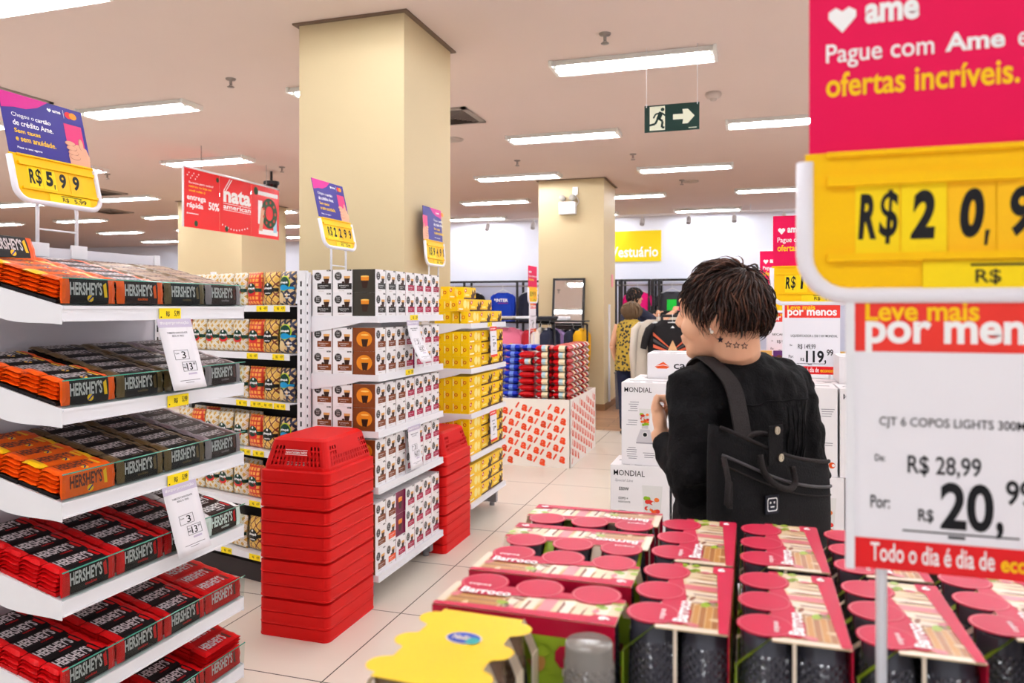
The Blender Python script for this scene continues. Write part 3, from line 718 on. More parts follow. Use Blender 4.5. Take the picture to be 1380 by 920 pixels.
# tags and flyers on the chocolate shelves
for zi, y, l in ((0, .39, 'yellow price tag on the top chocolate shelf edge'), (1, .43, 'yellow price tag on the second chocolate shelf edge'), (2, .43, 'yellow price tag on the third chocolate shelf edge')):
    price_tag(F((GX + .0045, GY0, 0), (0, 1, 0), (0, 0, 1)), y, HZ[zi] - .004, .105, .042, 'R$ 5,99', l, 'price tags on the chocolate shelves')
for zi, y0, l in ((0, .375, 'white curled promotion flyer hanging below the top chocolate shelf'), (2, .40, 'white curled promotion flyer hanging below the third chocolate shelf')):
    def fn(u, v, e, zb=HZ[zi], y0=y0): return (GX + .006 + .05 * v * v + .012 * math.sin(PI * v) + e, GY0 + y0 + .17 * u + .03 * v, zb + .0 - .255 * v)
    flyer(fn, .17, .25, 'promo', l, 'promotion flyers on the chocolate shelves')
# clip-on price sign standing on the back panel
price_sign('yellow price board with navy card poster on posts above the chocolate shelves', (GX - .452, 2.19, 1.79), PI / 2, math.radians(14), .36, 'card', ['R$', '5,', '9', '9'], '5,99', .145)
# ---------------------------------------------------------------- snack gondola (turned a little towards the aisle)
CO = Vector((-2.388, 3.56, 0)); CA = math.atan2(.2355, -.972); CLEN = 1.12
# local frame: x runs from the left end to the right end along the front, y goes back, z up
CU = Vector((.972, -.2355, 0)).normalized(); CV = Vector((.2355, .972, 0)).normalized(); CRZ = math.atan2(CU.y, CU.x)
C0 = CO - CU * CLEN
sn = thing('snack_shelving', 'white shelf unit of nut and snack bags between chocolate shelves and coffee shelves', 'shelf unit', C0, CRZ)
SZ = [1.536, 1.27, 1.0, .725, .44, .14]
b = MB(); b.box(0, CLEN, .205, .22, .05, 1.58); b.build('back_panel', M('dark back panel', (36, 32, 34), .6), sn)
for x in (-.015, CLEN + .015):
    b = MB(); b.box(x - .014, x + .014, .185, .22, 0, 1.56 if x > 0 else 1.6)
    for q in range(30): b.box(x - .005, x + .005, .1844, .19, .15 + q * .052, .178 + q * .052, 1)
    b.build('upright', [shelfw, dark], sn)
b = MB(); b.box(0, CLEN, .04, .22, 0, .1); b.build('base', M('dark plinth', (52, 44, 44), .6), sn)
for z in SZ:
    b = MB(); b.box(0, CLEN, 0, .205, z + .026, z + .032); s = b.build('shelf', shelfw, sn)
    b = MB(); b.box(0, CLEN, -.004, 0, z - .002, z + .034); b.build('price_rail', shelfw, s)
def lattice(name, base, line, fill, k, lw, square=False):
    m = bpy.data.materials.new(name); m.use_nodes = True; q = NB(m)
    tc = q.n('ShaderNodeTexCoord'); sp = q.n('ShaderNodeSeparateXYZ'); q.link(tc.outputs['Object'], sp.inputs[0])
    x, z = sp.outputs[0], sp.outputs[2]
    if square: a, b_ = q.math('MULTIPLY', x, k), q.math('MULTIPLY', z, k)
    else: a = q.math('MULTIPLY', q.math('ADD', x, q.math('MULTIPLY', z, .8)), k); b_ = q.math('MULTIPLY', q.math('SUBTRACT', x, q.math('MULTIPLY', z, .8)), k)
    fa = q.math('ABSOLUTE', q.math('SUBTRACT', q.math('FRACT', q.math('ADD', a, 50)), .5)); fb = q.math('ABSOLUTE', q.math('SUBTRACT', q.math('FRACT', q.math('ADD', b_, 50)), .5))
    mx = q.math('MAXIMUM', fa, fb)
    ln = q.math('GREATER_THAN', mx, .5 - lw); inn = q.math('LESS_THAN', mx, .30)
    c = q.mix(ln, lin(base), lin(line)); c = q.mix(inn, c, lin(fill)); q.link(c, q.b.inputs['Base Color']); q.b.inputs['Roughness'].default_value = .35
    return m
BAGM = {'white': lattice('white lattice wrapper', (240, 236, 224), (226, 214, 190), (212, 168, 78), 26, .06), 'orange': lattice('orange plaid wrapper', (232, 92, 24), (206, 44, 20), (246, 172, 70), 40, .1, True),
        'yellow': lattice('harlequin wrapper', (240, 206, 110), (120, 48, 24), (232, 182, 80), 22, .10), 'navy': lattice('navy nut wrapper', (32, 30, 66), (24, 22, 54), (226, 190, 130), 24, .05)}
lblg = M('dark green label', (16, 58, 44), .4); lblr = M('label red', (214, 40, 44), .4); lblb = M('label blue', (20, 150, 206), .4); lblk = M('label black', (22, 26, 24), .4); ringg = M('label lime', (190, 216, 30), .4); nut = M('nut print', (232, 202, 150), .5)
def bag_mesh(kind):
    b = MB(); Wd, H = .122, .185
    def th(u, v): return .03 * (max(0, 1 - abs(u) ** 2.6) ** .5) * (max(0, 1 - abs(2 * v - 1) ** 3.2) ** .6) + .0015
    def wid(v): return Wd / 2 * (1 - .10 * math.sin(PI * v) ** 1.2) * (.98 + .05 * abs(2 * v - 1))
    nu, nv = 10, 14
    for sg in (-1, 1):
        vs = [(wid(j / nv) * (2 * i / nu - 1), sg * th(2 * i / nu - 1, j / nv) + .0035 * math.sin(7 * i + 3 * j) * math.sin(PI * j / nv) * .5, H * j / nv) for j in range(nv + 1) for i in range(nu + 1)]
        fs = [(j * (nu + 1) + i, j * (nu + 1) + i + 1, (j + 1) * (nu + 1) + i + 1, (j + 1) * (nu + 1) + i) for j in range(nv) for i in range(nu)]
        if sg > 0: fs = [f[::-1] for f in fs]
        b.add(vs, fs, 0, True)
    def fn(x, z, e): v = min(1, max(0, z / H)); u = max(-1, min(1, x / wid(v))); return (x, -th(u, v) - e - .0022, z)
    g = FF(fn)
    ms = [BAGM[kind], lblg, wink, lblr, lblb, lblk, ringg, nut]
    if kind == 'navy':
        b.disc2(g, .0, .115, .043, 6, .0004, n=24); b.disc2(g, 0, .115, .038, 1, .0012, n=24); b.disc2(g, 0, .092, .034, 4, .0018, ry=.016, n=20); b.rect2(g, .0, .085, .055, .098, 4, .0010, 4)
        b.disc2(g, -.022, .04, .022, 7, .0008, ry=.028); b.disc2(g, -.028, .022, .02, 7, .001, ry=.015); b.text2(g, 'cashew', .01, .05, .035, .012, 2, .001, .02); b.text2(g, 'roasted', .01, .033, .035, .01, 2, .001, .02)
        b.text2(g, 'piraquê', -.03, .112, .06, .016, 2, .0022, .04)
    else:
        c2 = 5 if kind == 'yellow' else 3
        b.rect2(g, -.055, .072, .055, .092, 1 if kind != 'yellow' else 5, .0006, 8); b.disc2(g, 0, .092, .034, 1 if kind != 'yellow' else 5, .0012, ry=.03, n=20); b.disc2(g, 0, .070, .034, c2, .001, ry=.02, n=20)
        b.text2(g, 'piraquê', -.03, .082, .06, .017, 2, .002, .04); b.disc2(g, 0, .112, .007, 2, .002, n=8)
        if kind == 'yellow': b.text2(g, 'castanhas', -.022, .06, .044, .009, 2, .002, .03)
    return b, ms
_BG = {}
def bag(kind, loc, rz, label):
    if kind not in _BG: b, ms = bag_mesh(kind); o = _BG[kind] = b.build('snack_bag', ms)
    else: o = _BG[kind].copy(); COL.objects.link(o)
    o.location = loc; o.rotation_euler = (random.uniform(-.06, -.01), random.uniform(-.02, .02), rz + random.uniform(-.08, .08))
    return tag(o, label, 'snack bag', 'snack bags on the shelves')
BD = {'white': 'white lattice snack bag', 'orange': 'orange plaid snack bag', 'yellow': 'yellow harlequin snack bag', 'navy': 'navy nut snack bag'}
SNM = ['top', 'second', 'third', 'fourth', 'fifth', 'bottom']
ORDER = [['navy', 'yellow', 'orange', 'white', 'white', 'white', 'white', 'white'], ['navy', 'yellow', 'orange', 'white', 'white', 'white', 'white', 'orange'], ['navy', 'yellow', 'orange', 'white', 'white', 'white', 'white', 'white'],
         ['navy', 'yellow', 'orange', 'white', 'white', 'white', 'orange', 'white'], ['navy', 'yellow', 'orange', 'white', 'white', 'white', 'white', 'orange'], ['navy', 'yellow', 'yellow', 'white', 'white', 'white', 'orange', 'white']]
for zi, z in enumerate(SZ):
    for i, kd in enumerate(ORDER[zi]):
        d = .07 + i * .128
        p = CO - CU * d + CV * (.045 + random.uniform(0, .012)) + Vector((0, 0, z + .0365))
        bag(kd, p, CRZ, '%s, %s from the right, front row, %s snack shelf' % (BD[kd], ORD[i], SNM[zi]))
        if zi in (0, 3, 4) and i > 2:
            p = CO - CU * d + CV * .15 + Vector((0, 0, z + .0365)); bag(kd, p, CRZ, '%s, %s from the right, back row, %s snack shelf' % (BD[kd], ORD[i], SNM[zi]))
    for q, d in enumerate({0: (.16, .02), 1: (.24, .03), 2: (.33, .21, .12, .02), 3: (.30, .19), 4: (.22, .1), 5: (.46, .22)}[zi]):
        fr = F(CO - CU * (d + .10) - CV * .0045, CU, (0, 0, 1)); price_tag(fr, 0, z - .001, .09, .032, 'R$ 4,99', 'yellow price tag, %s on the %s snack shelf edge' % (ORD[q], SNM[zi]), 'price tags on the snack shelves')
# ---------------------------------------------------------------- coffee gondola
FX, FY0, FY1 = -1.85, 3.557, 4.42
cg = thing('coffee_shelving', 'white shelf unit of boxed coffee capsules before the big beige column', 'shelf unit', (-2.1, 4.0, 0))
def mkgon(g, x0, x1, y0, y1, zs, ztop, base_h, rail=.03):
    inv = Matrix.Translation(-Vector(g.location))
    def P(o): o.parent = g; o.matrix_parent_inverse = inv; return o
    for y in (y0 - .016, y1 + .016):
        b = MB(); b.box(x0 - .05, x0, y - .014, y + .014, 0, ztop); b.box(x0 + .002, x0 + .018, y - .012, y + .012, .1, ztop - .01)
        z = .12
        while z < ztop - .05:
            b.box(x0 - .032, x0 - .022, y - .0146, y + .0146, z, z + .028, 1); b.box(x0 + .008, x0 + .014, y - .0126, y + .0126, z, z + .014, 1); z += .05
        P(b.build('upright', [shelfw, dark]))
    b = MB(); b.box(x0 - .03, x0 - .01, y0, y1, .1, ztop - .02); P(b.build('back_panel', M('gondola back', (226, 224, 232), .45)))
    for y in (y0 + .02, y1 - .06):
        b = MB(); b.box(x0, x1 - .06, y, y + .04, 0.03, base_h); b.tube([(x1 - .1, y + .02, 0), (x1 - .1, y + .02, .04)], .02, 10); P(b.build('foot', M('foot grey', (150, 146, 150), .5)))
    for i, z in enumerate(zs):
        b = MB(); b.box(x0, x1 - .004, y0, y1, z + rail - .008, z + rail); s = P(b.build('shelf', shelfw))
        b = MB(); b.box(x1 - .004, x1, y0, y1, z, z + rail + .004); b.box(x1 - .004, x1 + .004, y0, y1, z - .003, z + .004); o = b.build('price_rail', shelfw); o.parent = s; 
        for y in (y0 - .003, y1):
            b = MB(); D = x1 - x0; n = 8
            top = [(x1 - t * D / n, z + rail + .002) for t in range(n + 1)]; bot = [(x1 - t * D / n, z - .002 - .055 * (max(0, (t / n - .25) / .75)) ** .8) for t in range(n + 1)]
            pr = top + bot[::-1]; k = len(pr)
            vs = [(x, y, zz) for x, zz in pr] + [(x, y + .003, zz) for x, zz in pr]
            b.add(vs, [(i2, i2 + 1, k - 2 - i2, k - 1 - i2) for i2 in range(n)] + [(k + k - 1 - i2, k + k - 2 - i2, k + i2 + 1, k + i2) for i2 in range(n)] + [(i2, (i2 + 1) % k, k + (i2 + 1) % k, k + i2) for i2 in range(k)])
            o = b.build('bracket', shelfw); o.parent = s
    return P
CZ = [1.48, 1.172, .876, .584, .125]
mkgon(cg, -2.27, FX, FY0, FY1, CZ, 1.755, .12)
boxw = M('coffee box white', (246, 244, 246), .35); cof_bk = M('coffee black', (40, 34, 32), .4); cof_br = M('coffee brown', (124, 62, 26), .4); cof_mg = M('coffee magenta', (170, 14, 66), .4); cof_or = M('coffee orange', (232, 84, 30), .4); cof_pl = M('coffee plum', (104, 12, 56), .4)
foam = M('coffee foam', (226, 168, 96), .4); cup_d = M('cup dark print', (52, 26, 16), .4); glow1 = M('amber print', (232, 140, 30), .4); glow2 = M('pale amber print', (255, 208, 110), .4); smoke = M('steam print', (168, 150, 128), .5)
CW_, CD_, CH_ = .118, .128, .1235
def coffee_mesh(col, sidecol):
    b = MB(); ms = [boxw, col, cof_bk, wink, foam, cup_d, sidecol, glow1, glow2, smoke]
    # front is -y with print; both sides (x) printed plain with a big cup; top white
    b.box(-CW_ / 2, CW_ / 2, 0, CD_, 0, CH_, 0, None, [0, 0, 0, 0, 6, 6])
    g = F((-CW_ / 2, 0, 0), (1, 0, 0), (0, 0, 1)); w, h = CW_, CH_
    b.disc2(g, .28 * w, .72 * h, .19 * w, 2, n=20); b.ring2(g, .28 * w, .72 * h, .172 * w, .178 * w, 3, .001)
    b.text2(g, 'NESCAFÉ', .18 * w, .80 * h, .2 * w, .03 * h, 3, .001, .01); b.text2(g, 'Dolce', .2 * w, .72 * h, .17 * w, .055 * h, 3, .001, .0); b.text2(g, 'Gusto', .2 * w, .63 * h, .17 * w, .055 * h, 3, .001, .0)
    b.poly2(g, [(.62 * w, .40 * h), (.82 * w, .40 * h), (.89 * w, .70 * h), (.57 * w, .70 * h)], 5, .0006); b.poly2(g, [(.585 * w, .62 * h), (.875 * w, .62 * h), (.89 * w, .72 * h), (.57 * w, .72 * h)], 4, .0008)
    b.disc2(g, .54 * w, .45 * h, .07 * w, 5, .0009, ry=.055 * w)
    b.rect2(g, .26 * w, .16 * h, .97 * w, .42 * h, 1, .0011); b.text2(g, 'ESPRESSO', .34 * w, .29 * h, .48 * w, .045 * h, 3, .0015, .0); b.text2(g, 'intenso', .40 * w, .22 * h, .28 * w, .035 * h, 3, .0015, .0)
    b.rect2(g, .74 * w, .94 * h, .95 * w, 1.0 * h, 2, .0008); b.text2(g, '10x', .78 * w, .955 * h, .12 * w, .03 * h, 3, .0012, .02)
    b.rect2(g, .3 * w, .08 * h, .6 * w, .092 * h, 9)
    for o, ux in (((CW_ / 2, 0, 0), (0, 1, 0)), ((-CW_ / 2, CD_, 0), (0, -1, 0))):
        g = F(o, ux, (0, 0, 1)); w = CD_
        if sidecol is cof_bk:
            for q in range(4): b.poly2(g, [((.52 + .06 * q) * w, .7 * h), ((.545 + .06 * q) * w, .7 * h), ((.57 + .05 * q) * w, .82 * h), ((.54 + .06 * q) * w, .93 * h), ((.55 + .05 * q) * w, .82 * h)], 9, .0006)
        elif sidecol is cof_br:
            b.disc2(g, .5 * w, .52 * h, .36 * w, 7, .0005, n=20, ry=.33 * h)
        b.poly2(g, [(.42 * w, .2 * h), (.62 * w, .2 * h), (.72 * w, .68 * h), (.34 * w, .68 * h)], 5, .0008); b.poly2(g, [(.36 * w, .52 * h), (.70 * w, .52 * h), (.72 * w, .7 * h), (.34 * w, .7 * h)], 7, .0011); b.disc2(g, .53 * w, .7 * h, .19 * w, 8 if sidecol is not cof_pl else 4, .0014, ry=.035 * h)
    return b, ms
_CB = {}
COF = {'k': (cof_bk, M('coffee side grey', (58, 54, 46), .4), 'white coffee box with black band'), 'b': (cof_br, cof_br, 'white coffee box with brown band'), 'm': (cof_mg, M('coffee magenta side', (140, 12, 70), .4), 'white coffee box with magenta band'), 'o': (cof_or, boxw, 'white coffee box with orange band'), 'p': (cof_mg, cof_pl, 'coffee box turned to its plum side')}
COF['k'] = (cof_bk, COF['k'][1], COF['k'][2])
def cbox(kd, loc, rz, label):
    if kd not in _CB: b, ms = coffee_mesh(COF[kd][0], COF[kd][1]); o = _CB[kd] = b.build('coffee_box', ms)
    else: o = _CB[kd].copy(); COL.objects.link(o)
    o.location = loc; o.rotation_euler = (0, 0, rz); return tag(o, label, 'coffee box', 'boxes of coffee capsules')
CROW = [('kkk' + 'mmmm', 2), ('bbb' + 'mmmm', 2), ('bbb' + 'mmmm', 2), ('bbb' + 'mmmm', 2), ('bbpmmmm', 3)]
rc = random.Random(5)
for zi, z in enumerate(CZ):
    row, hh = CROW[zi]; z0 = z + .0305
    for l in range(hh):
        lay = ('top', 'lower')[0 if l == hh - 1 else 1] if hh == 2 else ('bottom', 'middle', 'top')[l]
        zz = z0 + l * (CH_ + .0005)
        for i, kd in enumerate(row):
            k2 = 'o' if (zi == 4 and i == 1 and l < 2) else kd
            if zi == 4 and i == 2: k2 = 'p' if l > 0 else 'm'
            y = FY0 + .0615 + i * .1215 + rc.uniform(-.001, .001)
            if k2 == 'p': cbox(k2, (FX - .026 - CW_ / 2 - .008, y + CD_ / 2 - .0 - .003 - .064 + .0, zz), -PI / 2 + PI / 2 + 0, 'coffee box turned to its plum side, %s layer of the bottom coffee shelf' % lay) if False else cbox(k2, (FX - .03 - CW_ / 2, y - CD_ / 2 + .004, zz), 0, 'coffee box turned to its plum side, %s layer of the bottom coffee shelf' % lay)
            else:
                out = .022 if not (zi == 1 and i in (3,)) else .03
                cbox(k2, (FX - out, y, zz), PI / 2, '%s, %s along the aisle, %s layer, %s coffee shelf' % (COF[k2][2], ORD[i], lay, SNM[zi] if zi < 4 else 'bottom'))
        if zi < 4:
            for i in range(2):
                kd = row[0]
                cbox(kd, (FX - .022 - CD_ - .066 - i * .1235, FY0 + .004, zz), 0, '%s, at shelf end, %s from corner, %s layer, %s shelf' % (COF[kd][2], ORD[i], lay, SNM[zi]))
for zi, y in ((0, .38), (1, .32)):
    price_tag(F((FX + .001, FY0, 0), (0, 1, 0), (0, 0, 1)), y, CZ[zi] + .001, .10, .034, 'R$ 22,99', 'small yellow price tag on the %s coffee shelf edge' % SNM[zi], 'price tags on the coffee shelves')
for zi, y0, l in ((0, .32, 'white flyer curling below the top coffee shelf'), (2, .34, 'white flyer hanging below the third coffee shelf')):
    def fn(u, v, e, zb=CZ[zi], y0=y0): return (FX + .006 + (.07 if y0 < .33 else .02) * v * v + e, FY0 + y0 + .16 * u + (.05 if y0 < .33 else 0) * v, zb + .005 - .24 * v)
    flyer(fn, .16, .24, 'promo', l, 'promotion flyers on the coffee shelves')
price_sign('yellow price board on posts above the near coffee boxes, navy poster', (-2.2, 3.80, 1.755), PI / 2 - .0, math.radians(13), .36, 'card', ['R$', '2', '2,', '9', '9'], '22,99', .13) if False else None
# ---------------------------------------------------------------- yellow chocolate gondola
YX, YY0, YY1 = -1.85, 4.93, 5.70
yg = thing('bonbon_shelving', 'white shelf unit of yellow chocolate boxes beside the big beige column', 'shelf unit', (-2.0, 5.3, 0))
YZ = [1.415, 1.10, .785, .49, .16]
mkgon(yg, -2.165, YX, YY0, YY1, YZ, 1.46, .16)
ybx = M('yellow box', (252, 206, 14), .35); ybx2 = M('amber box', (244, 186, 10), .35); ybr = M('brown box edge', (72, 34, 18), .4); yrd = M('box red oval', (208, 30, 30), .4); ylt = M('box pale window', (255, 236, 150), .4)
YW, YD, YH = .245, .064, .0865                                   # x width, y depth, z height
def ymesh(kind):
    b = MB(); ms = [ybx, yrd, wink, ybr, ylt, ybx2]
    b.box(-YW / 2, YW / 2, 0, YD, 0, YH); g = F((-YW / 2, 0, 0), (1, 0, 0), (0, 0, 1))
    b.disc2(g, .035, .062, .022, 1, ry=.014, rot=.3); b.text2(g, 'a', .026, .054, .018, .014, 2, .001, .05, rot=.2)
    if kind == 0:
        b.disc2(g, .14, .05, .035, 4, ry=.03); b.disc2(g, .2, .045, .02, 4, ry=.028); b.rect2(g, .02, .012, .1, .02, 2); b.rect2(g, 0, 0, YW, .006, 5)
    else:
        b.poly2(g, [(.15, .01), (.21, .008), (.225, .03), (.2, .05), (.21, .07), (.185, .08), (.165, .06), (.17, .04), (.145, .03)], 3); b.disc2(g, .19, .066, .012, 4, .001); b.disc2(g, .225, .05, .014, 3, .001, ry=.02); b.rect2(g, .0, 0, YW, .012, 3); b.rect2(g, .03, .024, .11, .036, 4)
    for o, ux in (((YW / 2, 0, 0), (0, 1, 0)), ((-YW / 2, YD, 0), (0, -1, 0))):
        g = F(o, ux, (0, 0, 1)); b.ring2(g, YD / 2, .045, .008, .0125, 1, .001, 14); b.rect2(g, .008, .02, .016, .07, 4)
    return b, ms
_YB = {}
def ybox(kd, loc, rz, label):
    if kd not in _YB: b, ms = ymesh(kd); o = _YB[kd] = b.build('chocolate_box', ms)
    else: o = _YB[kd].copy(); COL.objects.link(o)
    o.location = loc; o.rotation_euler = (0, 0, rz); return tag(o, label, 'chocolate box', 'yellow chocolate boxes')
YN = ['top', 'second', 'third', 'fourth', 'bottom']
for zi, z in enumerate(YZ):
    z0 = z + .0305; nh = 3
    for l in range(nh):
        lay = ('bottom', 'middle', 'top')[l]; zz = z0 + l * (YH + .0006)
        for i in range(3):
            if zi == 0 and l == 1: x = YX - .075; yy = YY0 + .13 + i * .235 - .05; 
            elif zi == 0 and l == 2: continue
            else: x = YX - .02; yy = YY0 + .128 + i * .252
            if zi == 0: x -= .01
            ybox(0 if i == 0 else 1, (x, yy, zz), PI / 2, 'yellow chocolate box facing the aisle, %s along, %s layer, %s yellow shelf' % (ORD[i], lay, YN[zi]))
        for i in range(3):
            if zi == 0 and l == 2 and i != 1: continue
            x = YX - .02 - YD * (i + 1) - .001 * (i + 1) - (.065 if zi == 0 and l else 0)
            if zi == 0 and l == 2: x = YX - .17
            if x < -2.13: continue
            ybox(0, (x, YY0 + .128, zz), PI / 2, 'yellow chocolate box showing its end, %s behind the front one, %s layer, %s yellow shelf' % (ORD[i], lay, YN[zi]))
ybox(1, (YX - .11, YY0 + .26, YZ[0] + .0305 + 2 * (YH + .0006)), PI / 2, 'yellow chocolate box lying topmost of the whole yellow stack')
price_tag(F((YX + .001, YY0, 0), (0, 1, 0), (0, 0, 1)), .34, YZ[0] + .001, .09, .034, 'R$ 17,99', 'small yellow price tag on the top yellow box shelf', 'price tags')
for zi, l in ((0, 'narrow red and white offer flyer below the top yellow box shelf'), (2, 'narrow red and white offer flyer below the third yellow box shelf')):
    def fn(u, v, e, zb=YZ[zi]): return (YX + .006 + .01 * v + e, YY0 + .37 + .15 * u, zb + .002 - .225 * v)
    flyer(fn, .15, .22, 'offer', l, 'offer flyers on the yellow box shelves')
# ---------------------------------------------------------------- price boards above coffee and yellow boxes
price_sign('yellow price board with navy poster on posts behind the coffee boxes', (-2.33, 4.0, 1.755), PI / 2, math.radians(13), .36, 'card', ['R$', '2', '2,', '9', '9'], '22,99', .155)
price_sign('yellow price board with navy poster close before the column side, above yellow boxes', (-2.14, 4.98, 1.46), PI / 2, math.radians(4), .33, 'card', ['R$', '9', '4,', '9', '9'], '94,99', .40, mirrored=True)
# ---------------------------------------------------------------- red shopping baskets, nested upside down
bred = M('basket red', (204, 8, 8), .5, spec=.2)
def basket_mesh():
    b = MB(); X, Y, H = .187, .231, .205; x2, y2 = .140, .187; rim = .075
    def at(t): return X + (x2 - X) * t, Y + (y2 - Y) * t          # t 0 at the mouth (z=0), 1 at the closed end (z=H)
    def corner_ring(hx, hy, r, z, n=5):
        P = []
        for cx, cy, a0 in ((hx - r, hy - r, 0), (-hx + r, hy - r, PI / 2), (-hx + r, -hy + r, PI), (hx - r, -hy + r, 1.5 * PI)):
            for q in range(n + 1): a = a0 + PI / 2 * q / n; P.append((cx + r * math.cos(a), cy + r * math.sin(a), z))
        return P
    rings = [corner_ring(X + .0015, Y + .0015, .03, 0), corner_ring(X + .002, Y + .002, .03, .004), corner_ring(X + .002, Y + .002, .03, .007), corner_ring(X, Y, .028, .009), corner_ring(X, Y, .028, .0535), corner_ring(X - .014, Y - .014, .028, .060)]
    hx, hy = at(.30); rings.append(corner_ring(hx, hy, .03, rim))
    def loft(rs):
        n = len(rs[0]); vs = [p for r in rs for p in r]
        b.add(vs, [(i * n + j, i * n + (j + 1) % n, (i + 1) * n + (j + 1) % n, (i + 1) * n + j) for i in range(len(rs) - 1) for j in range(n)], 0, False)
    loft(rings)
    hx, hy = at(.93); rt = corner_ring(hx, hy, .03, H - .012); hx, hy = at(1); rt2 = corner_ring(hx - .012, hy - .012, .03, H)
    loft([rt, rt2]); b.add(rt2, [tuple(range(len(rt2)))])
    # slotted walls between the rim and the closed end
    a0 = at(.30); a1 = at(.93); r = .03
    def wall(p0, p1, q0, q1, n, solid):
        p0, p1, q0, q1 = map(Vector, (p0, p1, q0, q1))
        def P(u, v): return (p0 * (1 - u) + p1 * u) * (1 - v) + (q0 * (1 - u) + q1 * u) * v
        def Q(u0, u1, v0, v1): b.add([P(u0, v0), P(u1, v0), P(u1, v1), P(u0, v1)], [(0, 1, 2, 3)])
        vs = [0, .06, .20, .26, .40, .46, .60, .66, .80, .86, 1.0]
        for i in range(n):
            u0, u1 = i / n, (i + .48) / n
            Q(u0, u1, 0, 1)
            for j in range(0, len(vs) - 1):
                sol = j % 2 == 0
                if not sol and solid[0] < (i + .74) / n < solid[1] and vs[j] > .3: sol = True
                if sol or vs[j] >= .86: Q(u1, (i + 1) / n, vs[j], vs[j + 1])
    for sx in (1, -1):
        wall((sx * a0[0], -sx * (a0[1] - r), rim), (sx * a0[0], sx * (a0[1] - r), rim), (sx * a1[0], -sx * (a1[1] - r), H - .012), (sx * a1[0], sx * (a1[1] - r), H - .012), 16, (.22, .8))
        wall((sx * (a0[0] - r), sx * a0[1], rim), (-sx * (a0[0] - r), sx * a0[1], rim), (sx * (a1[0] - r), sx * a1[1], H - .012), (-sx * (a1[0] - r), sx * a1[1], H - .012), 13, (.22, .8))
        for sy in (1, -1):
            R0 = [(sx * (a0[0] - r + r * math.cos(q * PI / 8)), sy * (a0[1] - r + r * math.sin(q * PI / 8)), rim) for q in range(5)]; R1 = [(sx * (a1[0] - r + r * math.cos(q * PI / 8)), sy * (a1[1] - r + r * math.sin(q * PI / 8)), H - .012) for q in range(5)]
            b.add(R0 + R1, [(q, q + 1, q + 6, q + 5) if sx * sy > 0 else (q + 5, q + 6, q + 1, q) for q in range(4)])
    # printed name plate, upside down as the basket is
    k = (a1[1] - a0[1]) / (H - .012 - rim)
    for sg in (1,):
        o = Vector((.095, -a0[1] + .0 , rim)); up = Vector((0, a0[1] - a1[1], H - .012 - rim)).normalized()
        g = F(Vector((.095, -a0[1], rim)) + up * .10, (-1, 0, 0), -up)
        b.rect2(g, .035, .02, .155, .022, 1, .001); b.rect2(g, .035, .042, .155, .044, 1, .001); b.text2(g, 'LOJAS AMERICANAS', .038, .025, .114, .014, 1, .001, .02)
    return b
BK = basket_mesh().build('shopping_basket', [bred, wink], solid=.0012)
first = True
def stack(x, y, n, pitch, rz, gaps, desc, group):
    global first
    z = 0.0
    for i in range(n):
        if first: o = BK; first = False
        else: o = BK.copy(); COL.objects.link(o)
        o.location = (x, y, z); o.rotation_euler = (0, 0, rz + random.uniform(-.002, .002)); z += pitch + (.009 if i in gaps else 0)
        nm = 'topmost red shopping basket, upside down, slotted walls showing, %s' % desc if i == n - 1 else 'red shopping basket nested upside down, %s from the floor, %s' % (ORD[i], desc)
        tag(o, nm, 'basket', group)
    return z
stack(-2.052, 3.314, 13, .0585, 0, (2, 5, 9), 'stack before coffee shelves', 'nested baskets before the coffee shelves')
stack(-2.025, 4.662, 10, .0595, 0, (3, 7), 'stack between coffee and yellow boxes', 'nested baskets between coffee and yellow boxes')
# ---------------------------------------------------------------- sales table with glass packs in the foreground
tb = thing('sales_table', 'white sales table carrying the packs of drinking glasses in front', 'table', (.1, 1.0, 0))
b = MB(); b.box(-.56, .62, -.40, .42, 1.03, 1.058); b.build('tabletop', white, tb, bevel=.004)
for x in (-.52, .58):
    for y in (-.36, .38):
        b = MB(); b.box(x - .025, x + .025, y - .025, y + .025, 0, 1.03); b.build('leg', shelfw, tb)
b = MB(); b.box(-.54, .60, -.38, .40, .90, 1.03); b.build('apron', shelfw, tb)
def cup_mat(name, rgb, tr=.25):
    m = bpy.data.materials.new(name); m.use_nodes = True; k = NB(m)
    tc = k.n('ShaderNodeTexCoord'); sp = k.n('ShaderNodeSeparateXYZ'); k.link(tc.outputs['Object'], sp.inputs[0])
    a = k.math('MULTIPLY', k.math('ARCTAN2', sp.outputs[1], sp.outputs[0]), 9 / PI * 1.0)
    z = k.math('MULTIPLY', sp.outputs[2], 95)
    f = lambda o: k.math('ABSOLUTE', k.math('SUBTRACT', k.math('FRACT', k.math('ADD', o, 60)), .5))
    h = k.math('MINIMUM', f(k.math('ADD', a, z)), f(k.math('SUBTRACT', a, z)))
    band = k.math('LESS_THAN', sp.outputs[2], .108); h = k.math('MULTIPLY', h, band)
    bp = k.n('ShaderNodeBump'); bp.inputs['Strength'].default_value = .9; bp.inputs['Distance'].default_value = .006; k.link(h, bp.inputs['Height']); k.link(bp.outputs[0], k.b.inputs['Normal'])
    k.b.inputs['Base Color'].default_value = lin(rgb) + (1,); k.b.inputs['Roughness'].default_value = .12; k.b.inputs['Transmission Weight'].default_value = tr
    return m
cupk = cup_mat('smoked cut glass', (72, 72, 82)); cupb = cup_mat('brown cut glass', (150, 120, 96), .5); cupg = cup_mat('grey cut glass', (170, 164, 156), .45)
def cup_geo():
    b = MB(); b.lathe([(.0285, 0), (.0305, .002), (.030, .02), (.0275, .108), (.0262, .112), (.0262, .126), (.025, .129), (.001, .128)], 28, caps=False)
    b.lathe([(.0285, 0), (.0265, .003), (.024, .11), (.001, .112)], 20); return b
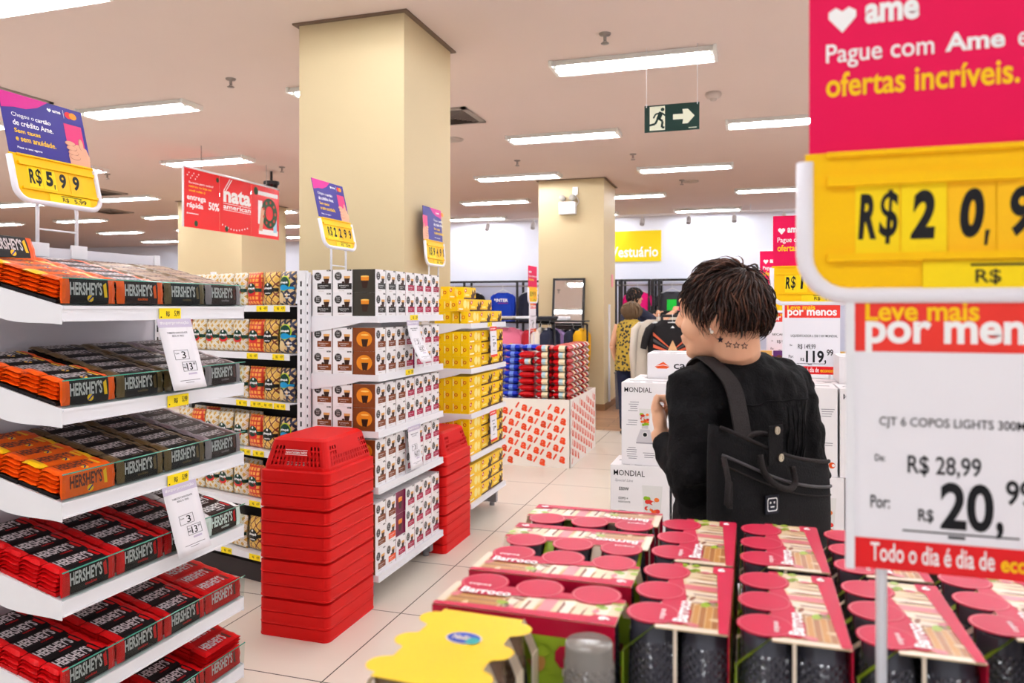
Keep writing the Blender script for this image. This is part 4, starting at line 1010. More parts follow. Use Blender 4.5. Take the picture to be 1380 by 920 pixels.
cream = M('carton cream', (220, 196, 156), .3); cmag = M('carton magenta', (180, 6, 56), .45, spec=.15); cwood = M('carton wood', (190, 136, 70), .3); cwood2 = M('carton dark wood', (160, 104, 54), .3); cgrn = M('carton green', (150, 176, 40), .3); cpnk = M('carton pink', (206, 110, 118), .3); cred = M('carton red', (176, 12, 48), .3); cwht = M('carton white', (230, 214, 192), .3); cbrn = M('carton brown', (130, 70, 42), .35)
CUPM = {}
def carton(kind, seed):
    rr = random.Random(seed); b = MB(); ms = [cream, cmag, cwood, cwood2, cgrn, cpnk, cred, cwht, cbrn, wink]
    Z = .1305; L = .112; xa, xb = -.024, .056
    b.box(xa, xb, -L, L, Z, Z + .0012, 0); b.box(xb, xb + .0012, -L, L, .0, Z + .0012, 6)
    g = F((0, 0, Z + .0012), (1, 0, 0), (0, 1, 0)); e = .0004
    # the printed picture: boards near one end, pale dishes in the middle, leaves at the far end
    for q in range(7): x0 = .0 + q * .0075; b.poly2(g, [(x0, -.10), (x0 + .0066, -.10), (x0 + .0066, -.035 + rr.uniform(-.01, .01)), (x0, -.035)], 2 + q % 2, e)
    for q in range(6): y0 = -.028 + q * .022; b.poly2(g, [(-.005 + .003 * q * .5, y0), (.052, y0 + rr.uniform(-.004, .004)), (.052, y0 + .014), (-.003, y0 + .017)], (7, 7, 5, 7, 0, 7)[q], e)
    for q in range(14): b.disc2(g, rr.uniform(0, .05), rr.uniform(-.1, .1), rr.uniform(.003, .007), rr.choice((5, 8, 5, 4, 7, 0)), e * 2, ry=rr.uniform(.003, .01), n=8, rot=rr.uniform(0, 3))
    for q in range(6): b.disc2(g, rr.uniform(-.015, .01), rr.uniform(.07, .11), .006, 4, e * 2, n=7)
    b.rect2(g, xa, -.112, xb, -.103, 7, e)
    b.poly2(g, [(xa, -.10), (.006, -.10), (.012, -.085), (.013, -.06), (.004, -.02), (-.006, .05), (-.012, .112), (xa, .112)], 1, e * 3)
    b.poly2(g, [(.046, -.112), (xb, -.112), (xb, .112), (.030, .112), (.030, .085), (.036, .08)], 1, e * 3); b.text2(g, '6', .036, .09, .01, .014, 9, e * 5, .04, rot=0)
    for q in range(9): b.poly2(g, [(rr.uniform(.0, .03), -.03 + q * .014), (.05, -.032 + q * .014), (.05, -.029 + q * .014), (.01, -.026 + q * .014)], (8, 3, 8, 2, 5, 8, 3, 8, 2)[q], e * 1.5)
    sg = F((xb + .0012, -L, 0), (0, 1, 0), (0, 0, 1))                # printed long side: fruit and leaves below a red strip
    b.rect2(sg, .004, .0, 2 * L - .004, .112, 4, e); b.rect2(sg, .004, .0, 2 * L - .004, .03, 2, e * 2)
    for q in range(60): b.disc2(sg, rr.uniform(.012, 2 * L - .012), rr.uniform(.02, .1), rr.uniform(.006, .014), rr.choice((4, 8, 4, 6, 2, 7, 3)), e * (2 + .2 * q), ry=rr.uniform(.006, .018), n=9)
    tg = F((0, 0, Z + .0012), (0, 1, 0), (-1, 0, 0))
    b.text2(tg, 'Barroco', -.094, -.011, .066, .017, 9, e * 5, .03); b.text2(tg, 'copos', -.092, .014, .03, .007, 9, e * 5, .01)
    for y in (-.074, 0, .074):                                   # round lid flaps over the outer glasses
        P = [(-.03 + .0315 * math.cos(t * PI / 12), y + .0315 * math.sin(t * PI / 12)) for t in range(24)]
        b.prism(P, .0012, F((0, 0, Z + .0014), (1, 0, 0), (0, 1, 0)), 1)
        b.ring2(F((0, 0, Z + .0027), (1, 0, 0), (0, 1, 0)), -.03, y, .0285, .0295, 5, .0002)
        b.disc2(F((0, 0, Z + .0027), (1, 0, 0), (0, 1, 0)), .0595, y, .02, 0, .0, n=12) if False else None
    for y in (-.104, .1025):                                      # slanting straps down the open side
        b.add([(xa, y, Z), (xa, y + .009, Z), (-.0615, y + .009, .095), (-.0615, y, .095)], [(0, 1, 2, 3), (3, 2, 1, 0)], 4 if y < 0 else 7)
        b.box(-.0625, -.0613, y, y + .009, 0, .095, 4)
    for y in (-.037, .037): b.add([(xa, y - .008, Z), (xa, y + .008, Z), (-.0615, y + .006, .10), (-.0615, y - .006, .10)], [(0, 1, 2, 3), (3, 2, 1, 0)], 7 if y < 0 else 4); b.box(-.0625, -.0613, y - .006, y + .006, 0, .10, 4 if y > 0 else 7)
    for x in (-.001,): b.box(x - .002, x + .002, -.1125, -.111, 0, Z, 7)
    return b, ms
_PK = None
def pack(x, y, rz, label, seed=1, z=1.0585):
    global _PK
    if _PK is None:
        r = thing('glass_pack', label, 'glass pack', group='packs of drinking glasses')
        b, ms = carton(0, 1); b.build('carton', ms, r)
        c0 = None
        for i in (-1, 1):
            for j in (-1, 0, 1):
                if c0 is None: c0 = c = cup_geo().build('drinking_glass', cupk, r)
                else: c = c0.copy(); COL.objects.link(c); c.parent = r
                c.location = (i * .0305, j * .074, 0)
        _PK = r
    else: r = copy_tree(_PK)
    r.location = (x, y, z); r.rotation_euler = (0, 0, rz); r['label'] = label; return r
for i, (x, y, l) in enumerate([(-.0795, .978, 'glass pack with magenta lids in the first lengthwise column, nearer one'), (-.0795, 1.212, 'glass pack with magenta lids in the first lengthwise column, farther one'),
        (.0465, .980, 'glass pack with magenta lids in the second lengthwise column, nearer one'), (.0465, 1.222, 'glass pack with magenta lids in the second lengthwise column, farther one'),
        (.1725, .987, 'glass pack with magenta lids behind the left post of the big price sign'), (.1725, 1.225, 'glass pack with magenta lids hidden behind the big offer card'),
        (.300, 1.06, 'glass pack with magenta side behind the right post of the big price sign'), (.434, 1.04, 'glass pack at the outer end of the table beyond the sign posts'), (.350, .80, 'glass pack nearest the right sign post, lids foremost'), (.300, 1.295, 'glass pack in the far corner behind the big offer card')]):
    pack(x, y, rb.uniform(-.004, .004), l)
for i, y in enumerate((1.286, 1.160)): pack(-.2585, y, PI / 2 + rb.uniform(-.004, .004), 'glass pack laid crosswise with lettering upside down, %s from the far table end' % ORD[i])
for i, y in enumerate((1.034, .908)): pack(-.2585, y, -PI / 2 + rb.uniform(-.004, .004), 'glass pack laid crosswise with upright lettering, %s behind the yellow pack' % ('second', 'first')[i])
# yellow covered pack
r = thing('glass_pack', 'brown glass pack under a scalloped yellow carton with blue oval emblem', 'glass pack', (-.303, .752, 1.0585), -.03)
c0 = None
for i in (-1, 1):
    for j in (-1, 0, 1):
        if c0 is None: c0 = c = cup_geo().build('drinking_glass', cupb, r)
        else: c = c0.copy(); COL.objects.link(c); c.parent = r
        c.location = (i * .031, j * .061, 0)
b = MB(); Z = .1305; out = []
nx = 60
def edge(y, ph): return .050 + .0165 * max(0, math.cos(2 * PI * (y / .061)) + .25) ** .4
ys = [-.088 + .176 * k / nx for k in range(nx + 1)]
P = [(edge(y, 0), y) for y in ys] + [(-edge(y, 0), y) for y in ys[::-1]]
vs = []; 
for y in ys:
    for x in (-edge(y, 0), -.03, .03, edge(y, 0)): vs.append((x, y, Z + .0015))
b.add(vs, [(4 * k + q, 4 * k + q + 1, 4 * k + q + 5, 4 * k + q + 4) for k in range(nx) for q in range(3)])
g = F((0, 0, Z + .0016), (1, 0, 0), (0, 1, 0)); b.disc2(g, .004, .02, .021, 1, .0004, ry=.015, n=24); b.disc2(g, .004, .02, .019, 2, .0008, ry=.013, n=24); b.disc2(g, .016, .015, .008, 3, .001, n=14); b.text2(g, 'Nadir', -.008, .014, .02, .011, 1, .0014, .03)
for y in (-.031, .031, -.086, .086):
    for s in (1, -1):
        w_ = .008
        b.add([(s * .049, y - w_, Z + .001), (s * .049, y + w_, Z + .001), (s * .064, y + w_ * 1.4, .098), (s * .064, y - w_ * 1.4, .098)], [(0, 1, 2, 3), (3, 2, 1, 0)], 1); b.box(min(s * .064, s * .0652), max(s * .064, s * .0652), y - w_ * 1.4, y + w_ * 1.4, 0, .098, 1)
b.build('carton', [M('carton yellow', (238, 196, 0), .4), M('carton white', (246, 240, 232), .3), M('carton blue', (24, 62, 168), .3), M('carton teal', (20, 160, 160), .3)], r)
o = cup_geo().build('drinking_glass', cupg, loc=(-.168, .812, 1.0585)); tag(o, 'single grey cut glass tumbler standing upside down before the crosswise packs', 'glass')
# the big price sign
def sign_on(nm, x, y, zf, scale, poster, digits, small, card, leg, rz=0, tilt=.0, mirrored=False):
    r = price_sign(nm, (x, y, zf - leg * scale), rz, tilt, .36, poster, digits, small, leg, card, mirrored); r.scale = (scale,) * 3; return r
sign_on('large yellow price board with magenta poster and white offer card, above the glass packs', .2065, .85, 1.5635, .845, 'pay', ['R$', '2', '0,', '9', '9'], '20,99', ('CJT 6 COPOS LIGHTS 300ML NADIR', 'R$ 28,99', '20', '99'), (1.5635 - 1.0585) / .845)
# ---------------------------------------------------------------- island of appliance boxes behind the woman
r = thing('display_table', 'white display table under the stacked appliance boxes', 'table', (.2, 3.5, 0))
b = MB(); b.box(-.78, .8, -.34, .36, .52, .549); b.build('tabletop', white, r)
for x in (-.7, .72):
    for y in (-.28, .3): b = MB(); b.box(x - .02, x + .02, y - .02, y + .02, 0, .52); b.build('leg', shelfw, r)
bxw = M('appliance box white', (240, 236, 238), .4); bxg = M('appliance box grey print', (205, 200, 205), .4); jar = M('jar print', (226, 224, 222), .4); frR = M('strawberry print', (205, 50, 44), .4); frG = M('kiwi print', (140, 180, 40), .4); frO = M('papaya print', (236, 120, 50), .4); orm = M('orange emblem', (222, 84, 30), .4)
def jar2(b, g, x, y, w, h, rr):
    b.poly2(g, [(x - w * .36, y), (x + w * .36, y), (x + w * .5, y + h), (x - w * .5, y + h)], 2, .0008)
    cols = (4, 3, 5, 3, 4, 6, 3, 5)
    for q in range(20):
        v = rr.uniform(.06, .82); u = rr.uniform(-.36, .36) * (.75 + .25 * v)
        c = 4 if v < .2 or v > .66 else rr.choice((3, 3, 5, 6)); b.disc2(g, x + u * w, y + v * h, w * .13, c, .0010 + .0001 * q, n=8, ry=w * .11)
    for q in range(4):
        u = rr.uniform(-.28, .28); v = rr.uniform(.15, .8); s = w * .1; b.poly2(g, [(x + u * w - s, y + v * h), (x + u * w, y + v * h - s), (x + u * w + s, y + v * h), (x + u * w, y + v * h + s)], 2, .0032)
def appliance(kind, seed):
    rr = random.Random(seed); W_, D_, H_ = {'tall': (.205, .20, .345), 'wide': (.245, .22, .343), 'flat': (.36, .24, .112)}[kind]
    b = MB(); b.box(0, W_, 0, D_, 0, H_); g = F((0, 0, 0), (1, 0, 0), (0, 0, 1)); gt = F((0, 0, H_), (1, 0, 0), (0, 1, 0))
    if kind == 'tall':
        b.text2(g, 'MONDIAL', .012, .305, .115, .021, 1, .0008, .03)
        jar2(b, g, .098, .165, .05, .072, rr); b.rect2(g, .085, .153, .112, .165, 7)
        b.poly2(g, [(.063, .093), (.135, .093), (.135, .105), (.118, .150), (.080, .150), (.063, .105)], 7, .0006); b.disc2(g, .099, .128, .012, 2, .001); b.disc2(g, .099, .128, .0085, 1, .0012); b.rect2(g, .062, .09, .136, .096, 8)
        for x, y, n in ((.028, .262, 5), (.145, .262, 4), (.02, .185, 3), (.02, .07, 6), (.15, .13, 2), (.09, .05, 3)):
            for q in range(n): b.rect2(g, x + rr.uniform(0, .01), y - q * .009, x + rr.uniform(.035, .05), y - q * .009 + .0028, 8)
        b.disc2(g, .185, .045, .012, 6); b.disc2(g, .19, .045, .006, 0, .001)
        gs = F((W_, 0, 0), (0, 1, 0), (0, 0, 1)); b.text2(gs, 'MONDIAL', .012, .305, .115, .021, 1, .0008, .03)
    elif kind == 'wide':
        b.text2(g, 'MONDIAL', .014, .30, .13, .024, 1, .0008, .03); b.text2(g, 'Special Line', .018, .272, .075, .014, 8, .0008, 0, .3)
        b.text2(g, '550W', .036, .238, .042, .014, 1, .0008, .02); b.text2(g, 'COPO +', .034, .20, .04, .011, 1, .0008, .02); b.text2(g, 'RESISTENTE', .034, .187, .05, .007, 1, .0008)
        b.rect2(g, .035, .14, .075, .143, 8); b.rect2(g, .035, .152, .065, .155, 8); b.rect2(g, .03, .09, .08, .13, 9); b.disc2(g, .055, .105, .018, 4, .0012)
        jar2(b, g, .175, .10, .085, .165, rr)
        for x, w in ((.17, .10), (.2, .06)): b.rect2(g, x - w / 2, .065, x + w / 2, .068, 8)
    else:
        b.poly2(g, [(.045, .045), (.085, .045), (.098, .054), (.07, .075), (.032, .054)], 6); b.poly2(g, [(.032, .054), (.07, .06), (.098, .054), (.098, .056), (.07, .063), (.032, .056)], 0, .0012)
        b.text2(g, 'cadence', .115, .044, .2, .034, 1, .0008, .01); b.rect2(gt, .01, .1, .35, .14, 8)
    b.rect2(gt, .02, D_ * .45, W_ - .02, D_ * .55, 8, .0005)
    for q in range(2): b.poly2(gt, [(.05 + .05 * q, .02), (.08 + .05 * q, .02), (.07 + .05 * q, .05), (.04 + .05 * q, .05)], 8)
    return b, [bxw, ink, jar, frR, frG, frO, orm, bxg, M('pale grey print', (150, 146, 154), .5), cbrn]
_AP = {}
def abox(kind, loc, rz, label):
    if kind not in _AP: b, ms = appliance(kind, 4); o = _AP[kind] = b.build('appliance_box', ms)
    else: o = _AP[kind].copy(); COL.objects.link(o)
    o.location = loc; o.rotation_euler = (0, 0, rz); return tag(o, label, 'box', 'boxes on the appliance island')
ZT = .5495
abox('wide', (-.565, 3.175, ZT), 0, 'white blender box with large fruit jar picture, lower one at the left island corner')
abox('tall', (-.522, 3.20, ZT + .344), 0, 'white blender box standing topmost at the left corner of the island')
for i, (x, k1) in enumerate(((-.305, 'tall'), (-.092, 'tall'), (.118, 'tall'), (.332, 'tall'), (.545, 'tall'))):
    abox('tall' if x > -.3 else 'tall', (x, 3.195, ZT + .344), 0, ('white blender box, %s after the corner in the upper front row' % ORD[i]) if i < 2 else 'white blender box in the upper front row behind the woman, %s beyond her' % ORD[i - 2])
for i, x in enumerate((-.31, -.06, .10, .36)):
    if i == 1: continue
    abox('wide', (x - (.0 if i else .0), 3.18, ZT), 0, 'white box with fruit jar picture in the lower front row, %s after the corner one' % ORD[i if i == 0 else i - 1])
for i, x in enumerate((-.52, -.27, -.02, .23, .48)):
    abox('wide', (x, 3.405 + .01, ZT), 0, 'white box in the hidden second row of the island, lower, %s along' % ORD[i]); abox('tall', (x + .02, 3.41, ZT + .344), 0, 'white box in the second row of the island, upper, %s along' % ORD[i])
abox('flat', (-.44, 3.50 - .09, ZT + .69), 0, 'low white box with orange emblem lying on the island before the shirt rack')
abox('flat', (.352, 3.41, ZT + .69), 0, 'low white box with orange emblem lying on the island beside the offer card')
sign_on('yellow price board with white offer card standing on the appliance boxes', .2675, 3.655, 1.575, .97, 'pay', ['R$', '1', '9,', '9', '9'], '19,99', ('LIQUIDIFICADOR L 550 110V MONDIAL', 'R$ 149,99', '119', '99'), (1.575 - ZT) / .97)
# low display behind with small picture boxes
r = thing('display_shelf', 'low white display shelf with small picture boxes behind the island', 'shelf unit', (.75, 5.3, 0))
b = MB(); b.box(-.85, .85, -.2, .2, 0, 1.12); b.build('body', white, r); b = MB(); b.box(-.87, .87, -.22, .22, 1.12, 1.15); b.build('top', white, r)
pcol = [M('box plum', (84, 40, 96), .4), M('box gold', (206, 160, 84), .4), M('box brown hair', (96, 54, 34), .4), M('box skin', (230, 180, 150), .4)]
def pbox(seed):
    b = MB(); b.box(-.035, .035, 0, .06, 0, .13); g = F((-.035, 0, 0), (1, 0, 0), (0, 0, 1)); b.disc2(g, .035, .07, .026, 2, .0006, ry=.035); b.disc2(g, .033, .066, .016, 3, .001, ry=.022); b.rect2(g, .005, .01, .065, .03, 1 if seed else 0); return b
pb = [pbox(i).build('picture_box', [pcol[0] if i else pcol[1], pcol[1], pcol[2], pcol[3]]) for i in (0, 1)]
for i in range(20):
    o = pb[i] if i < 2 else pb[i % 2].copy()
    if i >= 2: COL.objects.link(o)
    o.location = (-.06 + i * .078, 5.14, 1.1505); tag(o, 'small %s box with portrait picture, %s along the low white shelf' % (('golden', 'purple')[i % 2], ORD[i] if i < 17 else str(i + 1) + 'th'), 'box', 'picture boxes on the low shelf')
for i, (x, z) in enumerate(((.13, 0), (.13, .036), (.42, 0), (.42, .036))):
    b = MB(); b.box(-.13, .13, 0, .12, 0, .034); b.rect2(F((-.13, 0, 0), (1, 0, 0), (0, 0, 1)), .03, .008, .2, .024, 1)
    o = b.build('flat_box', [M('flat box red', (220, 44, 34), .4), wink], loc=(x, 5.28, 1.1505 + z)); tag(o, 'flat red box lying on the low white shelf, %s' % ('lower of the first pair', 'upper of the first pair', 'lower of the second pair', 'upper of the second pair')[i], 'box', 'flat red boxes')
sign_on('small magenta and yellow price board far behind the woman', .235, 5.4, 1.53, 1.0, 'pay', ['R$', '1', '9,', '9', '9'], '19,99', ('SECADOR 2000W', 'R$ 99,99', '79', '99'), 1.53 - 1.15)
# ---------------------------------------------------------------- bin of panettone packs
bw = M('bin board white', (248, 240, 232), .5); bo = M('bin orange print', (226, 72, 30), .5)
X0, X1, Y0_, Y1_, BH = -2.98, -1.67, 7.17, 8.43, .665
bn = thing('promotion_bin', 'white cardboard bin printed with orange letters, full of red and blue packs', 'bin', ((X0 + X1) / 2, (Y0_ + Y1_) / 2, 0))
inv = Matrix.Translation(-Vector(bn.location))
def BP(o): o.parent = bn; o.matrix_parent_inverse = inv; return o
def letters(b, g, w, h):
    for i in range(-12, 30):
        for j in range(-8, 30):
            x = .05 + i * .131 + j * .063; y = h - .03 - i * .040 - j * .113
            if .05 < x < w - .07 and .045 < y < h - .06:
                b.text2(g, 'a', x - .03, y - .03, .062, .066, 1, .0008, .05, 0, -.32)
            x2, y2 = x + .065, y - .022
            if .03 < x2 < w - .04 and .05 < y2 < h - .05:
                A = -.55; dx, dy = math.sin(A) * -.032, math.cos(A) * .032; px, py = math.cos(A) * .0085, math.sin(A) * .0085
                b.poly2(g, [(x2 - dx - px, y2 - dy - py), (x2 - dx + px, y2 - dy + py), (x2 + dx + px, y2 + dy + py), (x2 + dx - px, y2 + dy - py)], 1, .0007)
b = MB(); b.box(X0, X1, Y0_, Y0_ + .006, 0, BH); letters(b, F((X0, Y0_, 0), (1, 0, 0), (0, 0, 1)), X1 - X0, BH); BP(b.build('front_panel', [bw, bo]))
b = MB(); b.box(X1 - .006, X1, Y0_, Y1_, 0, BH); letters(b, F((X1, Y0_, 0), (0, 1, 0), (0, 0, 1)), Y1_ - Y0_, BH); BP(b.build('side_panel', [bw, bo]))
b = MB(); b.box(X0, X0 + .006, Y0_, Y1_, 0, BH); b.box(X0, X1, Y1_ - .006, Y1_, 0, BH); BP(b.build('rear_panel', [bw, bo]))
b = MB(); b.box(X0 + .007, X1 - .007, Y0_ + .007, Y1_ - .007, .58, .60); BP(b.build('inner_shelf', bw))
pr_ = M('pack red foil', (176, 8, 16), .32); pbl = M('pack blue foil', (20, 40, 165), .32); pcr = M('pack cream label', (246, 226, 190), .4); plb = M('pack light blue', (180, 214, 228), .4)
def foilpack(base, seed):
    rr = random.Random(seed); b = MB(); n = 8; W_, D_, H_ = .168, .205, .062
    for sg in (1, -1):
        vs = []
        for j in range(n + 1):
            for i in range(n + 1):
                u = 2 * i / n - 1; v = 2 * j / n - 1
                t = (max(0, 1 - abs(u) ** 6) ** .5) * (max(0, 1 - abs(v) ** 5) ** .5)
                vs.append((u * W_ / 2, v * D_ / 2 + D_ / 2, H_ / 2 + sg * H_ / 2 * t + rr.uniform(-.0012, .0012) * (0 < i < n)))
        for j in range(n):
            for i in range(n):
                q = (j * (n + 1) + i, j * (n + 1) + i + 1, (j + 1) * (n + 1) + i + 1, (j + 1) * (n + 1) + i)
                mi = 0
                if 3 <= i <= 5 and (j < 2): mi = 1
                if 3 <= i <= 4 and j < 2 and base == 1: mi = 3
                if i == 6 and j < 2: mi = 2
                if base == 3: mi = 2 if (i == 5 and j < 1 and False) else 0
                if base == 2: mi = 3 if (i in (3, 4) and j < 2) else 0
                b.add([vs[k] for k in (q if sg > 0 else q[::-1])], [(0, 1, 2, 3)], mi, False)
    return b.build('foil_pack', [(pr_, pr_, pbl, pr_)[base], pcr, black, plb if base < 2 else M('pack pale blue', (120, 150, 225), .3)])
FP = [foilpack(i, i) for i in (0, 1, 2, 3)]; used = set()
def fpack(k, loc, rz, label):
    o = FP[k]
    if k in used: o = o.copy(); COL.objects.link(o)
    used.add(k); o.location = loc; o.rotation_euler = (random.uniform(-.008, .008), random.uniform(-.008, .008), rz + random.uniform(-.015, .015)); tag(o, label, 'pack', 'foil packs piled in the bin')
NR = 9
for k in range(NR):
    z = .603 + k * .0655
    xs = [X1 - .105 - .1735 * i for i in range(6)]
    for i, x in enumerate(xs):
        blue = i >= 3 or (i == 2 and k == 8)
        fpack(2 if blue else ((k + i) % 2 if i < 2 else (1 if k == NR - 3 else 3)), (x, Y0_ + .03 + (.012 * k if blue else 0), z), 0, '%s foil pack facing the shelves, %s from the corner, %s layer up' % ('blue' if blue else 'red', ORD[i], ORD[k]))
    for i in range(5):
        fpack((k + i) % 2, (X1 - .03 - .004 * (i % 3), Y0_ + .348 + .176 * i, z - .0 + (.0)), PI / 2, 'red foil pack on the aisle side, %s from the corner, %s layer up' % (ORD[i], ORD[k]))
sign_on('narrow seen price board with pink poster and white card rising from the bin', -2.34, 8.2, 1.62, 1.0, 'pay', ['R$', '9', '9', '9'], '9,99', ('PANETTONE 400G', 'R$ 14,99', '9', '99'), 1.62 - .6, rz=PI / 2)
# ---------------------------------------------------------------- mirror, waste bin
r = thing('standing_mirror', 'tall black framed mirror leaning on the beige column', 'mirror', (-2.655, 11.08, .003)); r.rotation_euler = (math.radians(-7.5), 0, 0)
b = MB()
for x in (-.25, .22): b.box(x, x + .03, -.03, .02, 0, 2.03)
b.box(-.25, .25, -.03, .02, 0, .03); b.box(-.25, .25, -.03, .02, 2.0, 2.03); b.build('frame', dark, r)
b = MB(); b.box(-.22, .22, -.012, .0, .03, 2.0); b.build('glass', M('mirror', (235, 235, 235), .02, 1.0), r)
r = thing('waste_bin', 'grey plastic waste bin at the foot of the beige column', 'bin', (-1.86, 11.75, 0))
b = MB(); T0 = [(-.14, -.14), (.14, -.14), (.14, .14), (-.14, .14)]; vs = [(x * .9, y * .9, 0) for x, y in T0] + [(x, y, .55) for x, y in T0] + [(x * .94, y * .94, .55) for x, y in T0] + [(x * .85, y * .85, .02) for x, y in T0]
b.add(vs, [(3, 2, 1, 0)] + [(4 * k + i, 4 * k + (i + 1) % 4, 4 * k + 4 + (i + 1) % 4, 4 * k + 4 + i) for k in range(3) for i in range(4)] + [(12, 13, 14, 15)]); b.build('body', M('grey plastic', (104, 102, 106), .5), r, bevel=.008)
b = MB(); b.box(-.15, .15, -.15, .15, .55, .575); b.build('rim', M('grey plastic', (104, 102, 106), .5), r, bevel=.006)
# ---------------------------------------------------------------- garments
HANG = M('hanger plastic', (235, 235, 235), .3)
def garment(name, label, cat, loc, rz, col, long_sleeve, prints=None, w=.5, h=.68, group=None, sleeve_back=False, hook=.16):
    r = thing(name, label, cat, loc, rz, group)                      # loc: the top of the hanger hook; front faces -y
    b = MB(); k = w / 2
    body = [(-k * .42, -.0), (-k * .2, -.035), (k * .2, -.035), (k * .42, 0), (k * .98, -.055), (k * .98, -.2), (k * .93, -h), (-k * .93, -h), (-k * .98, -.2), (-k * .98, -.055)]
    # body: smooth shell from rows of cross sections
    rows = 10; cols = 12
    def prof(t):
        y = -h * t; ww = k * (.45 + .55 * min(1, t / .09) ** .7) * (1 - .05 * t); return y, ww
    for sg in (-1, 1):
        vs = []
        for j in range(rows + 1):
            t = j / rows; y, ww = prof(t)
            for i in range(cols + 1):
                u = 2 * i / cols - 1; d = .045 * math.sqrt(max(0, 1 - u * u)) * (.55 + .45 * min(1, t * 3)) + .004 * math.sin(9 * u + 2 * t)
                yy = y - (.05 if abs(u) < .35 and j == 0 and sg < 0 else 0)
                vs.append((u * ww, sg * d, -hook + yy))
        fs = [(j * (cols + 1) + i, (j + 1) * (cols + 1) + i, (j + 1) * (cols + 1) + i + 1, j * (cols + 1) + i + 1) for j in range(rows) for i in range(cols)]
        if sg > 0: fs = [f[::-1] for f in fs]
        b.add(vs, fs, 0, True)
    mats = [col] + (prints[0] if prints else [])
    if prints:
        def fn(x, y, e): u = max(-1, min(1, x / (k * .96))); return (x, -.045 * math.sqrt(max(0, 1 - u * u)) - .012 - e, -hook + y)
        prints[1](b, FF(fn))
    b.build('body', mats, r)
    for s in (-1, 1):
        b = MB(); L = .56 if long_sleeve else .2
        x0 = s * k * .86
        pth = [(x0 * .85, 0, -hook - .045), (x0 * 1.08, 0, -hook - .10), (x0 * (1.12 + (.12 if not long_sleeve else .05)), .0, -hook - .10 - L * .45), (x0 * (1.14 + (.2 if not long_sleeve else .0)), -.0, -hook - .1 - L * .95)]
        b.tube(pth, [.05, .075, .07, .062 if not long_sleeve else .045], 10, flat=.55); b.build('sleeve', col, r)
    b = MB(); q = [(.0, 0, 0)]; q = [(.028 * math.cos(a), 0, -.028 + .028 * math.sin(a)) for a in [PI * 1.1 - PI * 1.3 * t / 6 for t in range(7)]] + [(0, 0, -.085)]
    if abs(math.cos(rz)) > .7: q = [(y_, x_, z_) for x_, y_, z_ in q]
    b.tube(q, .0035, 6); b.tube([(-k * .8, 0, -hook - .03), (0, 0, -.085), (k * .8, 0, -hook - .03)], .007, 6); b.build('hanger', HANG, r)
    return r
fab = lambda n, c: M(n, c, .85, bump=.25, bump_scale=90)
fk, fbl, fnv, fmg, fgy, fpk, fdr, fll, fyl, fcr = fab('black jersey', (30, 28, 30)), fab('blue sweat fabric', (26, 60, 176)), fab('navy fabric', (36, 38, 56)), fab('magenta jersey', (226, 20, 120)), fab('dark grey jersey', (54, 54, 60)), fab('pink fleece', (232, 124, 152)), fab('dark red fabric', (150, 22, 34)), fab('lilac fabric', (186, 156, 212)), fab('mustard fabric', (236, 176, 24)), fab('cream fabric', (224, 214, 200))
# wall bays at the back
bayw = M('bay backing', (206, 208, 226), .6)
wr = thing('wall_rack', 'black steel clothing frame along the white wall', 'rack', (-5.2, 15.6, 0))
def frame(par, xs, y0, y1, z1, ox):
    b = MB()
    for x in xs:
        for y in (y0, y1): b.box(x - ox - .022, x - ox + .022, y - .022, y + .022, 0, z1)
    b.box(min(xs) - ox, max(xs) - ox, y0 - .02, y0 + .02, z1 - .03, z1); b.box(min(xs) - ox, max(xs) - ox, y1 - .02, y1 + .02, z1 - .03, z1)
    for x in xs: b.box(x - ox - .02, x - ox + .02, y0, y1, z1 - .03, z1)
    b.build('frame', dark, par)
    b = MB(); b.tube([(min(xs) - ox, y0 + .05, 2.04), (max(xs) - ox, y0 + .05, 2.04)], .014, 8); b.build('rail', met, par)
    b = MB(); b.box(min(xs) - ox, max(xs) - ox, y1 + .025, y1 + .04, .1, z1 - .05); b.build('backing', bayw, par)
    b = MB(); b.box(min(xs) - ox, max(xs) - ox, y0, y1, .6, .64); b.build('shelf', dark, par)
frame(wr, (-7.0, -6.02, -4.80, -3.6), 0, .45, 2.16, -5.2)
for i, (x0, x1) in enumerate(((-2.66, -1.98), (-1.90, -1.2), (-.6, .6), (1.2, 2.4))):
    w2 = thing('wall_rack', ('black steel clothing bay with the magenta shirt by the wall', 'black steel clothing bay with the green printed shirt', 'black steel clothing bay behind the woman', 'black steel clothing bay behind the big price sign')[i], 'rack', ((x0 + x1) / 2, 15.6, 0))
    frame(w2, (x0, x0 + .12, x1) if i < 2 else (x0, x1), 0, .45, 2.16, (x0 + x1) / 2)
def p_sweat(b, g):
    b.text2(g, 'INTER', -.14, -.2, .26, .07, 1, .001, .03); b.rect2(g, -.1, -.235, .12, -.22, 2, .001, 4); b.disc2(g, -.17, -.15, .02, 1, .001, n=8)
def p_sleeve(b, g): pass
o = garment('sweatshirt', 'blue printed sweatshirt hanging on the black wall frame', 'sweatshirt', (-5.14, 15.65, 2.06), .12, fbl, True, ([wink, M('print violet', (150, 50, 120), .5)], p_sweat), .5, .62, 'garments on the wall frame')
garment('sweatshirt', 'dark sweatshirt hanging left of the blue one on the wall frame', 'sweatshirt', (-5.83, 15.65, 2.06), .1, fk, False, None, .46, .62, 'garments on the wall frame')
garment('sweatshirt', 'navy sweatshirt hanging right of the blue one on the wall frame', 'sweatshirt', (-4.52, 15.65, 2.06), .1, fnv, True, None, .46, .66, 'garments on the wall frame')
for i in range(4): garment('folded_jacket', 'dark narrow garment hanging edge-on at the left of the wall frame, %s' % ORD[i], 'garment', (-6.72 + i * .15, 15.65, 2.06), PI / 2, fk if i % 2 else fcr, True, None, .44, .7, 'edge-on garments on the wall frame')
